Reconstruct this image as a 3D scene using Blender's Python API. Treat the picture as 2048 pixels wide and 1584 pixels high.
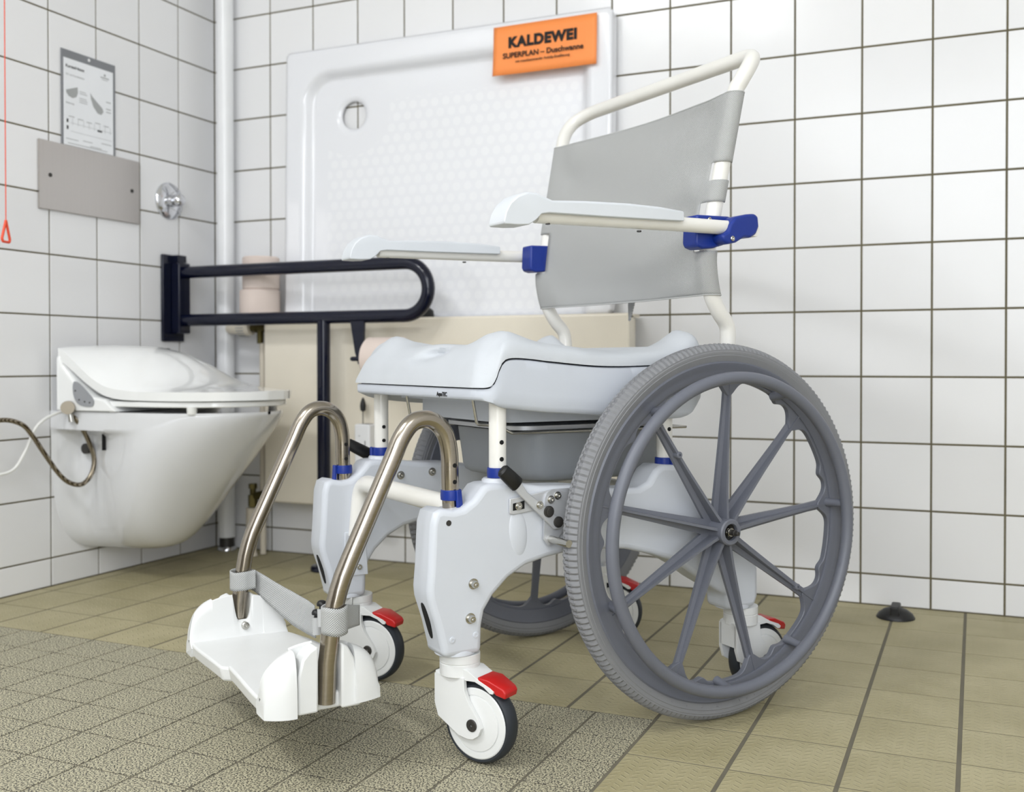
import bpy, bmesh, math, random
from math import sin, cos, pi, radians, sqrt, exp, atan2
from mathutils import Vector, Matrix, Euler
random.seed(7)
for o in list(bpy.data.objects): bpy.data.objects.remove(o)
scn = bpy.context.scene
COL = scn.collection
# ------------------------------------------------------------------ camera, world, lights, exposure
cam_d = bpy.data.cameras.new('camera'); cam = bpy.data.objects.new('camera', cam_d); COL.objects.link(cam)
cam_d.sensor_width = 36.0; cam_d.lens = 2058.25/2048*36
cam_d.shift_x = -33.75/2048; cam_d.shift_y = -43.31/2048
cam_d.clip_start = 0.05; cam_d.clip_end = 50
cam.matrix_world = (Matrix.Translation((2.0952, -2.4591, 0.5535)) @ Matrix.Rotation(0.4102, 4, 'Z')
                    @ Matrix.Rotation(pi/2-0.01185, 4, 'X') @ Matrix.Rotation(-0.0005, 4, 'Z'))
cam_d.dof.use_dof = True; cam_d.dof.focus_distance = 1.50; cam_d.dof.aperture_fstop = 5.0
scn.camera = cam
w = bpy.data.worlds.new('room_air'); scn.world = w; w.use_nodes = True
w.node_tree.nodes['Background'].inputs[0].default_value = (1, 1, 1, 1)
w.node_tree.nodes['Background'].inputs[1].default_value = 0.02
def area(name, loc, sx, sy, power, col, aim=None):
    l = bpy.data.lights.new(name, 'AREA'); l.shape = 'RECTANGLE'; l.size = sx; l.size_y = sy
    l.energy = power; l.color = col
    o = bpy.data.objects.new(name, l); COL.objects.link(o); o.location = loc
    if aim: o.rotation_euler = (Vector(aim)-Vector(loc)).to_track_quat('-Z', 'Y').to_euler()
    return o
area('ceiling_or_fill_light', (0.50, -2.80, 2.50), 0.34, 0.34, 16, (.97, .985, 1))
area('ceiling_or_fill_light', (1.00, -3.05, 2.50), 0.34, 0.34, 14, (.97, .985, 1))
area('ceiling_or_fill_light', (2.70, -3.10, 2.45), 1.0, 1.0, 12, (.93, .96, 1), (.3, -.9, .6))  # added fill aimed at the left wall, not a ceiling fitting
area('added_front_fill', (2.00, -4.36, 1.20), 2.6, 2.2, 84, (.905, .945, 1), (1.2, -.3, .45))  # unseen fill panel added behind the camera to even out the walls
scn.view_settings.view_transform = 'Standard'; scn.view_settings.look = 'None'
scn.view_settings.gamma = 1; scn.view_settings.use_curve_mapping = False
scn.view_settings.exposure = 0.39
# ------------------------------------------------------------------ materials
def srgb(r, g, b):
    f = lambda c: (c/255/12.92) if c/255 <= .04045 else ((c/255+.055)/1.055)**2.4
    return (f(r), f(g), f(b), 1)
class NT:
    def __init__(s, name):
        s.m = bpy.data.materials.new(name); s.m.use_nodes = True; s.n = s.m.node_tree.nodes; s.l = s.m.node_tree.links
        s.b = s.n['Principled BSDF']
    def node(s, t, **k):
        n = s.n.new(t)
        for a, v in k.items():
            if a.startswith('i_'):
                key = a[2:]; key = int(key) if key.isdigit() else key
                n.inputs[key].default_value = v
            else: setattr(n, a, v)
        return n
    def link(s, a, b): s.l.new(a, b)
    def coord(s, out='Object'): return s.node('ShaderNodeTexCoord').outputs[out]
    def noise(s, scale, detail=2, vec=None, rough=.5):
        n = s.node('ShaderNodeTexNoise'); n.inputs['Scale'].default_value = scale; n.inputs['Detail'].default_value = detail
        n.inputs['Roughness'].default_value = rough
        s.link(vec or s.coord(), n.inputs['Vector']); return n.outputs['Fac']
    def ramp(s, fac, stops):
        r = s.node('ShaderNodeValToRGB'); e = r.color_ramp.elements
        e[0].position, e[0].color = stops[0]; e[1].position, e[1].color = stops[-1]
        for p, c in stops[1:-1]:
            x = e.new(p); x.color = c
        s.link(fac, r.inputs['Fac']); return r.outputs['Color']
    def bump(s, h, strength=.2, dist=.001):
        b = s.node('ShaderNodeBump'); b.inputs['Strength'].default_value = strength; b.inputs['Distance'].default_value = dist
        s.link(h, b.inputs['Height']); s.link(b.outputs[0], s.b.inputs['Normal'])
    def math(s, op, a, b=None, c=None):
        m = s.node('ShaderNodeMath', operation=op)
        for i, v in enumerate((a, b, c)):
            if v is None: continue
            if isinstance(v, (int, float)): m.inputs[i].default_value = v
            else: s.link(v, m.inputs[i])
        return m.outputs[0]
def mat(name, col, rough=.5, metal=0, spec=.5, coat=0, grain=0, gscale=300, var=0):
    t = NT(name); b = t.b
    b.inputs['Base Color'].default_value = col; b.inputs['Roughness'].default_value = rough
    b.inputs['Metallic'].default_value = metal; b.inputs['Specular IOR Level'].default_value = spec
    b.inputs['Coat Weight'].default_value = coat; b.inputs['Coat Roughness'].default_value = .05
    f = t.noise(gscale, 3)
    if grain: t.bump(f, grain, .0006)
    v = var or .02
    c2 = tuple(c*(1-v) for c in col[:3])+(1,); c1 = tuple(min(1, c*(1+v)) for c in col[:3])+(1,)
    t.link(t.ramp(t.noise(12, 2), [(.3, c2), (.7, c1)]), b.inputs['Base Color'])
    return t.m
M = {}
def wall_tile_mat():
    t = NT('glazed_white_tile'); b = t.b
    oi = t.node('ShaderNodeObjectInfo')
    c = t.ramp(oi.outputs['Random'], [(0, srgb(231, 231, 232)), (1, srgb(238, 238, 239))])
    t.link(c, b.inputs['Base Color']); b.inputs['Roughness'].default_value = .19
    b.inputs['Specular IOR Level'].default_value = .4
    t.bump(t.noise(9, 1), .35, .002)
    return t.m
M['wtile'] = wall_tile_mat()
M['grout'] = mat('olive_grout', srgb(104, 97, 76), .9, grain=.5, gscale=500, var=.12)
M['fgrout'] = mat('grey_floor_grout', srgb(108, 103, 88), .9, grain=.5, gscale=500, var=.1)
def floor_tile_mat():
    t = NT('beige_relief_tile'); b = t.b
    oi = t.node('ShaderNodeObjectInfo'); co = t.coord()
    ofs = t.node('ShaderNodeVectorMath', operation='SCALE'); ofs.inputs[0].default_value = (17, 9, 5); t.link(oi.outputs['Random'], ofs.inputs['Scale'])
    cv = t.node('ShaderNodeVectorMath', operation='ADD'); t.link(co, cv.inputs[0]); t.link(ofs.outputs[0], cv.inputs[1])
    base = t.ramp(t.noise(9, 4, cv.outputs[0]), [(.3, srgb(163, 154, 118)), (.7, srgb(181, 172, 137))])
    sp = t.ramp(t.noise(900, 2, cv.outputs[0]), [(.30, (.55, .52, .48, 1)), (.42, (1, 1, 1, 1)), (1, (1, 1, 1, 1))])
    mx = t.node('ShaderNodeMix', data_type='RGBA', blend_type='MULTIPLY'); mx.inputs[0].default_value = .6
    t.link(base, mx.inputs[6]); t.link(sp, mx.inputs[7])
    mx2 = t.node('ShaderNodeMix', data_type='RGBA', blend_type='MULTIPLY'); mx2.inputs[0].default_value = 1
    t.link(mx.outputs[2], mx2.inputs[6])
    t.link(t.ramp(oi.outputs['Random'], [(0, (.93, .93, .93, 1)), (1, (1, 1, 1, 1))]), mx2.inputs[7])
    b.inputs['Roughness'].default_value = .55
    # raised zig-zag pellets in the glaze
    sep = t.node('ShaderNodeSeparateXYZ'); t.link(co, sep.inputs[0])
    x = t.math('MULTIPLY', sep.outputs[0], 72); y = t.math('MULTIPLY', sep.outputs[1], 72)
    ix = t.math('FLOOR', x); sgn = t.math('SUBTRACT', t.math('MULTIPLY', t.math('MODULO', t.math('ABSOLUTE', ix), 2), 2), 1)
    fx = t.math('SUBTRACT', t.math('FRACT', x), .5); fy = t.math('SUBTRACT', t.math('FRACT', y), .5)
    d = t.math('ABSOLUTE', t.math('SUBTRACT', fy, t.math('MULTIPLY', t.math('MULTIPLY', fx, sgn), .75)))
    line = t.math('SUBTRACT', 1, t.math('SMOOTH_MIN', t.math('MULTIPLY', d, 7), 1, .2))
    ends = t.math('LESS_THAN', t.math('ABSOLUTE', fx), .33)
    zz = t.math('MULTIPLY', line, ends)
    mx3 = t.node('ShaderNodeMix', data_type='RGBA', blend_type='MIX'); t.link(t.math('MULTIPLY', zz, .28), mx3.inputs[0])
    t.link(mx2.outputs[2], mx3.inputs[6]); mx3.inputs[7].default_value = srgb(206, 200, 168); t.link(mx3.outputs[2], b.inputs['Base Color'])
    t.bump(zz, .8, .0015)
    return t.m
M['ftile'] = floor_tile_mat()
def speckle_mat():
    t = NT('speckled_grey_tile'); b = t.b; co = t.coord('Object')
    geo = t.node('ShaderNodeNewGeometry')
    n = t.noise(400, 1.0, geo.outputs['Position'])
    c = t.ramp(n, [(.445, srgb(60, 58, 52)), (.475, srgb(116, 111, 95)), (.505, srgb(194, 188, 160))])
    t.link(c, b.inputs['Base Color']); b.inputs['Roughness'].default_value = .55
    t.bump(n, .3, .0006); return t.m
M['gtile'] = speckle_mat()
M['fpaint'] = mat('taupe_wall_paint', srgb(120, 114, 106), .8)
M['ceil'] = mat('ceiling_paint', srgb(235, 234, 230), .9)
M['plastic'] = mat('white_frame_plastic', srgb(205, 209, 216), .38, grain=.08, gscale=900)
M['seatpl'] = mat('pale_grey_seat_plastic', srgb(198, 203, 212), .5, grain=.12, gscale=900)
M['pu'] = mat('soft_grey_seat_foam', srgb(196, 200, 205), .62, grain=.25, gscale=700)
M['casterpl'] = mat('caster_white_plastic', srgb(226, 227, 226), .4)
M['paint'] = mat('white_powder_coat', srgb(232, 230, 224), .3, coat=.3)
M['armpad'] = mat('pale_pad_plastic', srgb(213, 217, 222), .5, grain=.1, gscale=800)
M['wheel'] = mat('blue_grey_wheel_plastic', srgb(104, 107, 117), .42, grain=.15, gscale=800)
M['tire'] = mat('light_grey_tyre_rubber', srgb(128, 129, 132), .62, grain=.2, gscale=500)
M['ctire'] = mat('dark_caster_rubber', srgb(38, 43, 50), .5)
M['black'] = mat('black_rubber', srgb(14, 14, 15), .45)
M['hole'] = mat('bore_black', srgb(8, 8, 8), .9)
M['bolt'] = mat('steel_bolt', srgb(190, 188, 182), .22, metal=1)
M['dbolt'] = mat('dark_bolt', srgb(70, 68, 66), .45, metal=.6)
M['alu'] = mat('brushed_aluminium', srgb(206, 208, 212), .5, metal=.6)
M['blue'] = mat('royal_blue_plastic', srgb(14, 46, 136), .4)
M['red'] = mat('red_pedal_plastic', srgb(188, 22, 22), .38)
M['navy'] = mat('navy_coated_tube', srgb(7, 12, 34), .14, spec=.35, coat=.15)
M['ceramic'] = mat('white_glazed_ceramic', srgb(222, 223, 225), .08, coat=.4, var=.005)
M['lid'] = mat('glossy_white_lid', srgb(240, 241, 240), .1, coat=.5, var=.004)
M['panel'] = mat('grey_key_panel', srgb(150, 152, 156), .4)
M['chrome'] = mat('chrome', srgb(215, 216, 220), .06, metal=1)
M['brass'] = mat('old_brass', srgb(96, 88, 52), .35, metal=.8)
M['cream'] = mat('cream_radiator_enamel', srgb(236, 228, 211), .22, coat=.3)
M['pipe'] = mat('ivory_painted_pipe', srgb(214, 205, 188), .35)
M['pvc'] = mat('white_pvc', srgb(236, 237, 239), .25)
M['paper'] = mat('pinkish_tissue', srgb(222, 207, 198), .95, grain=.5, gscale=350)
M['orange'] = mat('orange_card', srgb(255, 150, 78), .6)
M['ink'] = mat('black_ink', srgb(16, 14, 14), .7)
M['greyink'] = mat('grey_ink', srgb(168, 170, 170), .8)
M['lightink'] = mat('faint_ink', srgb(206, 207, 208), .8)
M['sheet'] = mat('white_sheet', srgb(238, 240, 243), .35)
M['cliprim'] = mat('grey_backing', srgb(128, 130, 134), .5)
M['redcord'] = mat('red_orange_plastic', srgb(236, 84, 52), .4)
M['tape'] = mat('yellow_tape', srgb(226, 222, 170), .6)
M['cable'] = mat('white_cable', srgb(232, 232, 228), .35)
M['pan'] = mat('dark_grey_pan', srgb(142, 146, 150), .4, grain=.1, gscale=700)
def steel(name, col, rough, sc=(4, 4, 400), amt=.25):
    t = NT(name); b = t.b
    mp = t.node('ShaderNodeMapping'); mp.inputs['Scale'].default_value = sc; t.link(t.coord(), mp.inputs[0])
    n = t.noise(1.0, 4, mp.outputs[0])
    b.inputs['Metallic'].default_value = 1; b.inputs['Roughness'].default_value = rough
    t.link(t.ramp(n, [(.3, tuple(c*(1-amt*.4) for c in col[:3])+(1,)), (.7, col)]), b.inputs['Base Color'])
    t.bump(n, amt*.3, .0004); return t.m
M['steel'] = steel('brushed_stainless', srgb(166, 158, 146), .17)
M['plate'] = steel('brushed_cover_steel', srgb(192, 187, 182), .28, (2, 300, 3), .12)
def fabric():
    t = NT('woven_grey_mesh'); b = t.b
    uv = t.coord('UV'); sep = t.node('ShaderNodeSeparateXYZ'); t.link(uv, sep.inputs[0])
    a = t.math('SINE', t.math('MULTIPLY', sep.outputs[0], 2*pi)); c = t.math('SINE', t.math('MULTIPLY', sep.outputs[1], 2*pi))
    h = t.math('MULTIPLY', a, c)
    t.link(t.ramp(t.math('MULTIPLY_ADD', h, .5, .5), [(.15, srgb(96, 97, 97)), (.45, srgb(180, 181, 180)), (.9, srgb(205, 206, 205))]), b.inputs['Base Color'])
    b.inputs['Roughness'].default_value = .6
    t.bump(h, .5, .0006); return t.m
M['mesh'] = fabric()
def tray_mat():
    t = NT('enamel_tray'); b = t.b
    b.inputs['Base Color'].default_value = srgb(238, 239, 243); b.inputs['Roughness'].default_value = .14; b.inputs['Coat Weight'].default_value = .3
    co = t.coord(); sep = t.node('ShaderNodeSeparateXYZ'); t.link(co, sep.inputs[0])
    P = .0335
    def grid(ox, oz):
        u = t.math('SUBTRACT', t.math('FRACT', t.math('ADD', t.math('DIVIDE', sep.outputs[0], P), ox)), .5)
        v = t.math('SUBTRACT', t.math('FRACT', t.math('ADD', t.math('DIVIDE', sep.outputs[2], P*1.73), oz)), .5)
        u = t.math('MULTIPLY', u, P); v = t.math('MULTIPLY', v, P*1.73)
        return t.math('SQRT', t.math('ADD', t.math('MULTIPLY', u, u), t.math('MULTIPLY', v, v)))
    d = t.math('MINIMUM', grid(0, 0), grid(.5, .5))
    dot = t.math('LESS_THAN', d, .0115)
    # dots only on the standing surface
    gx = t.math('GREATER_THAN', sep.outputs[0], .13); g2 = t.math('LESS_THAN', sep.outputs[0], .89); gz = t.math('LESS_THAN', sep.outputs[2], .60)
    dr = t.math('GREATER_THAN', t.math('SQRT', t.math('ADD', t.math('POWER', t.math('SUBTRACT', sep.outputs[0], .21), 2), t.math('POWER', t.math('SUBTRACT', sep.outputs[2], .575), 2))), .12)
    dot = t.math('MULTIPLY', t.math('MULTIPLY', t.math('MULTIPLY', dot, gx), t.math('MULTIPLY', g2, gz)), dr)
    t.link(t.ramp(dot, [(0, srgb(234, 235, 239)), (1, srgb(238, 239, 242))]), b.inputs['Base Color'])
    t.link(t.math('MULTIPLY_ADD', dot, .10, .14), b.inputs['Roughness'])
    return t.m
M['tray'] = tray_mat()
# ------------------------------------------------------------------ mesh helpers
def finish(bm, name, m, parent=None, smooth=True, angle=38, mods=None, s=1):
    if s == -1:
        for v in bm.verts: v.co.y = -v.co.y
    bmesh.ops.remove_doubles(bm, verts=bm.verts, dist=1e-6)
    bmesh.ops.recalc_face_normals(bm, faces=bm.faces)
    me = bpy.data.meshes.new(name); bm.to_mesh(me); bm.free()
    me.materials.append(m if not isinstance(m, str) else M[m])
    if smooth:
        me.polygons.foreach_set('use_smooth', [True]*len(me.polygons)); me.set_sharp_from_angle(angle=radians(angle))
    o = bpy.data.objects.new(name, me); COL.objects.link(o)
    if parent is not None: o.parent = parent
    return o
SPLIT = {'post_socket', 'spoke_boss', 'hem', 'axle', 'axle_nut', 'hinge_block', 'wall_bracket', 'seat_rail', 'button', 'buffer', 'wire_carrier', 'slot', 'screw', 'pan_guide', 'brake_bracket', 'back_panel', 'print_mark', 'drive_wheel_', 'brass_body', 'brake_peg', 'black_loop', 'printed_marks', 'pan_lid', 'brake_lever'}
_finish = finish
def finish(bm, name, m, parent=None, smooth=True, angle=38, mods=None, s=1):
    if name not in SPLIT: return _finish(bm, name, m, parent, smooth, angle, mods, s)
    bmesh.ops.remove_doubles(bm, verts=bm.verts, dist=1e-6)
    seen = set(); first = None; isl = []
    for v in bm.verts:
        if v in seen: continue
        st = [v]; seen.add(v); comp = []
        while st:
            a = st.pop(); comp.append(a)
            for e in a.link_edges:
                b = e.other_vert(a)
                if b not in seen: seen.add(b); st.append(b)
        isl.append(comp)
    for comp in isl:
        nb = bmesh.new(); mp = {v: nb.verts.new(v.co) for v in comp}
        for f in {f for v in comp for f in v.link_faces}: nb.faces.new([mp[v] for v in f.verts])
        o = _finish(nb, name, m, parent, smooth, angle, mods, s); first = first or o
    bm.free(); return first
def bevel_mod(o, wd=.003, seg=2, angle=35):
    b = o.modifiers.new('bevel', 'BEVEL'); b.width = wd; b.segments = seg; b.limit_method = 'ANGLE'; b.angle_limit = radians(angle)
    b.harden_normals = False; return o
def thing(name, label, cat, loc=(0, 0, 0), rz=0, group=None):
    o = bpy.data.objects.new(name, None); COL.objects.link(o); o.location = loc; o.rotation_euler = (0, 0, rz)
    o.empty_display_size = .05; o['label'] = label; o['category'] = cat
    if group: o['group'] = group
    return o
def tag(o, label, cat, group=None):
    o['label'] = label; o['category'] = cat
    if group: o['group'] = group
    return o
def add_box(bm, c, sz, rot=None):
    r = bmesh.ops.create_cube(bm, size=1.0); vs = r['verts']
    mt = Matrix.Translation(c) @ (rot or Matrix.Identity(4)) @ Matrix.Diagonal((*sz, 1))
    bmesh.ops.transform(bm, matrix=mt, verts=vs); return vs
def add_tube(bm, pts, r, seg=20, cap=True, closed=False):
    pts = [Vector(p) for p in pts]; n = len(pts)
    rs = r if isinstance(r, (list, tuple)) else [r]*n
    tang = []
    for i in range(n):
        if closed: t = pts[(i+1) % n]-pts[i-1]
        else: t = pts[min(i+1, n-1)]-pts[max(i-1, 0)]
        tang.append(t.normalized())
    up = Vector((0, 0, 1)) if abs(tang[0].z) < .9 else Vector((1, 0, 0))
    u = tang[0].cross(up).normalized(); rings = []
    for i in range(n):
        if i:
            q = tang[i-1].rotation_difference(tang[i]); u = (q @ u).normalized()
        u = (u-tang[i]*u.dot(tang[i])).normalized(); v = tang[i].cross(u)
        rings.append([bm.verts.new(pts[i]+(u*cos(2*pi*k/seg)+v*sin(2*pi*k/seg))*rs[i]) for k in range(seg)])
    m = n if closed else n-1
    for i in range(m):
        a, b = rings[i], rings[(i+1) % n]
        off = 0
        if closed and i == n-1:
            off = min(range(seg), key=lambda k: (a[0].co-b[k].co).length)
        for k in range(seg):
            try: bm.faces.new((a[k], a[(k+1) % seg], b[(k+1+off) % seg], b[(k+off) % seg]))
            except ValueError: pass
    if cap and not closed:
        bm.faces.new(rings[0][::-1]); bm.faces.new(rings[-1])
    return rings
def fillet(pts, rad, n=7):
    pts = [Vector(p) for p in pts]; out = [pts[0]]
    for i in range(1, len(pts)-1):
        a, b, c = pts[i-1], pts[i], pts[i+1]
        r = rad[i-1] if isinstance(rad, (list, tuple)) else rad
        d1 = (a-b); d2 = (c-b); ang = d1.angle(d2); t = min(r/max(math.tan(ang/2), 1e-4), d1.length*.49, d2.length*.49)
        p1 = b+d1.normalized()*t; p2 = b+d2.normalized()*t
        for k in range(n+1):
            s = k/n; out.append(p1*(1-s)**2+b*2*s*(1-s)+p2*s*s)
    out.append(pts[-1]); return out
def add_prism(bm, outline, a0, a1, axis='y'):
    def P(u, v, a):
        return {'y': (u, a, v), 'x': (a, u, v), 'z': (u, v, a)}[axis]
    A = [bm.verts.new(P(u, v, a0)) for u, v in outline]; B = [bm.verts.new(P(u, v, a1)) for u, v in outline]
    n = len(outline)
    for i in range(n): bm.faces.new((A[i], A[(i+1) % n], B[(i+1) % n], B[i]))
    bm.faces.new(A[::-1]); bm.faces.new(B); return A+B
def add_lathe(bm, prof, c=(0, 0, 0), axis='y', seg=32, cap=True):
    # prof: (radius, offset along axis)
    c = Vector(c)
    def P(r, a, t):
        x, y = r*cos(t), r*sin(t)
        return c+Vector({'y': (x, a, y), 'x': (a, x, y), 'z': (x, y, a)}[axis])
    rings = [[bm.verts.new(P(r, a, 2*pi*k/seg)) for k in range(seg)] for r, a in prof]
    for A, B in zip(rings, rings[1:]):
        for k in range(seg): bm.faces.new((A[k], A[(k+1) % seg], B[(k+1) % seg], B[k]))
    if cap:
        bm.faces.new(rings[0][::-1]); bm.faces.new(rings[-1])
    return rings
def smooth_outline(pts, n=4):
    # closed Chaikin rounding
    for _ in range(n):
        q = []
        for i in range(len(pts)):
            a, b = pts[i], pts[(i+1) % len(pts)]
            q += [(a[0]*.75+b[0]*.25, a[1]*.75+b[1]*.25), (a[0]*.25+b[0]*.75, a[1]*.25+b[1]*.75)]
        pts = q
    return pts
def cr(pts, n=6):
    # Catmull-Rom through points
    P = [Vector(p) for p in pts]; P = [P[0]*2-P[1]]+P+[P[-1]*2-P[-2]]; out = []
    for i in range(1, len(P)-2):
        for k in range(n):
            t = k/n; a, b, c, d = P[i-1], P[i], P[i+1], P[i+2]
            out.append(.5*((2*b)+(c-a)*t+(2*a-5*b+4*c-d)*t*t+(3*b-a-3*c+d)*t**3))
    out.append(P[-2]); return out
def interp(x, tab):
    if x <= tab[0][0]: return tab[0][1]
    for (a, b), (c, d) in zip(tab, tab[1:]):
        if x <= c:
            t = (x-a)/(c-a); return b+(d-b)*t
    return tab[-1][1]
def sinterp(x, tab):
    # smooth (catmull) interpolation
    if x <= tab[0][0]: return tab[0][1]
    if x >= tab[-1][0]: return tab[-1][1]
    for i in range(len(tab)-1):
        if x <= tab[i+1][0]:
            x0, y0 = tab[i]; x1, y1 = tab[i+1]; h = x1-x0; t = (x-x0)/h
            m0 = (y1-tab[i-1][1])/(x1-tab[i-1][0]) if i else (y1-y0)/h
            m1 = (tab[i+2][1]-y0)/(tab[i+2][0]-x0) if i+2 < len(tab) else (y1-y0)/h
            return (2*t**3-3*t*t+1)*y0+(t**3-2*t*t+t)*h*m0+(-2*t**3+3*t*t)*y1+(t**3-t*t)*h*m1
def text_mesh(body, size, mtx, m, parent, name='lettering', bold=0, align='CENTER', depth=.0002, sx=1, sp=1):
    cu = bpy.data.curves.new(name, 'FONT'); cu.body = body; cu.size = size; cu.align_x = align; cu.offset = bold; cu.space_character = sp; cu.extrude = depth
    o = bpy.data.objects.new('tmp_text', cu); COL.objects.link(o)
    dg = bpy.context.evaluated_depsgraph_get(); me = bpy.data.meshes.new_from_object(o.evaluated_get(dg))
    bpy.data.objects.remove(o); me.name = name; me.transform(Matrix.Diagonal((sx, 1, 1, 1))); me.transform(mtx); me.materials.clear(); me.materials.append(M[m])
    r = bpy.data.objects.new(name, me); COL.objects.link(r)
    if parent: r.parent = parent
    return r
# ------------------------------------------------------------------ room shell
XR, YF, ZC = 3.4, -4.4, 2.55
def struct(name, m, boxes):
    bm = bmesh.new()
    for c, s in boxes: add_box(bm, c, s)
    o = finish(bm, name, m, smooth=False); o['kind'] = 'structure'; return o
G = .0016
wall_b = struct('wall_back', 'grout', [(((XR)/2, .05+G, ZC/2-.05), (XR+.2, .1, ZC+.1))])
wall_l = struct('wall_left', 'grout', [((-.05-G, YF/2, ZC/2-.05), (.1, -YF+.0, ZC+.1))])
wall_r = struct('wall_right', 'wtile', [((XR+.05, YF/2, ZC/2), (.1, -YF, ZC))])
wall_f = struct('wall_front', 'fpaint', [((XR/2, YF-.05, ZC/2), (XR+.2, .1, ZC))])
floor = struct('floor', 'fgrout', [((XR/2, YF/2, -.05-.0007), (XR, -YF, .1))])
ceil = struct('ceiling', 'ceil', [((XR/2, YF/2, ZC+.05), (XR+.2, -YF+.2, .1))])
def tile_mesh(name, a, b, m, h=.005, bv=.0012):
    bv = .0012 if m == 'wtile' else .0003
    # a x b tile lying in XY, face up at z=0
    key = (name, round(a, 4), round(b, 4))
    if key in TM: return TM[key]
    bm = bmesh.new(); add_box(bm, (0, 0, -h/2), (a, b, h))
    top = [e for e in bm.edges if all(v.co.z > -1e-5 for v in e.verts)]
    bmesh.ops.bevel(bm, geom=top, offset=bv, segments=2, profile=.5, affect='EDGES')
    bm.normal_update()
    me = bpy.data.meshes.new(name); bm.to_mesh(me); bm.free(); me.materials.append(M[m])
    TM[key] = me; return me
TM = {}
def joined(tiles, name, m, parent, h=.005):
    bm = bmesh.new()
    for mt, a, b in tiles:
        vs = add_box(bm, (0, 0, -h/2), (a, b, h)); bmesh.ops.transform(bm, matrix=mt, verts=vs)
    o = finish(bm, name, m, parent, smooth=False); o['kind'] = 'stuff'; return o
def lay(parent, ujoints, vjoints, gap, frame, near, m, mname, tilt=.0012, skip=None):
    """grid of tiles between joints; frame(u,v)->Matrix ; near(u,v) True = own object"""
    rest = []
    for u0, u1 in zip(ujoints, ujoints[1:]):
        for v0, v1 in zip(vjoints, vjoints[1:]):
            uc, vc = (u0+u1)/2, (v0+v1)/2; a = u1-u0-gap[0]; b = v1-v0-gap[1]
            if a < .012 or b < .012 or (skip and skip(uc, vc)): continue
            mt = frame(uc, vc)
            if near(uc, vc):
                o = bpy.data.objects.new(mname, tile_mesh(mname, a, b, m)); COL.objects.link(o); o.parent = parent
                o.matrix_local = mt @ Euler((random.uniform(-tilt, tilt), random.uniform(-tilt, tilt), 0)).to_matrix().to_4x4()
            else: rest.append((mt, a, b))
    if rest: joined(rest, mname, m, parent)
zj = [0]+[.0699+.15*k for k in range(17)]; zj[-1] = ZC
xj = [0]+[.0536+.15*k for k in range(23)]; xj[-1] = XR
yj = [0]+[.1515+.15*k for k in range(29)]; yj[-1] = -YF
FB = lambda u, v: Matrix(((1, 0, 0, u), (0, 0, -1, 0), (0, 1, 0, v), (0, 0, 0, 1)))       # face towards -y
FL = lambda u, v: Matrix(((0, 0, 1, 0), (1, 0, 0, -u), (0, 1, 0, v), (0, 0, 0, 1)))       # face towards +x
lay(wall_b, xj, zj, (.0042, .0042), FB, lambda u, v: u < 2.5 and v < 1.75, 'wtile', 'tile')
lay(wall_l, yj, zj, (.0038, .0038), FL, lambda u, v: u < 1.2 and v < 1.75, 'wtile', 'tile')
fx = [0]+[1.6415-.1453*k for k in range(11, 0, -1)]+[1.6415+.1446*k for k in range(0, 13)]; fx[-1] = XR
fy = [0, .048]+[.048+.1466*k for k in range(1, 30)]; fy[-1] = -YF
FF = lambda u, v: Matrix(((1, 0, 0, u), (0, 1, 0, -v), (0, 0, 1, 0), (0, 0, 0, 1)))
EDGE = fy[7]   # y joint ~ .928
GX = 1.6415
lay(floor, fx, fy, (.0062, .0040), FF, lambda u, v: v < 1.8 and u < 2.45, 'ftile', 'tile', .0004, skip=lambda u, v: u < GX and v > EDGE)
gx = [GX-.0965*k for k in range(17, -1, -1)]; gx[0] = 0
gy = [EDGE+.0975*k for k in range(0, 36)]; gy[-1] = -YF
lay(floor, gx, gy, (.0042, .0034), FF, lambda u, v: v < 1.85, 'gtile', 'tile', .0005)
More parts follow.
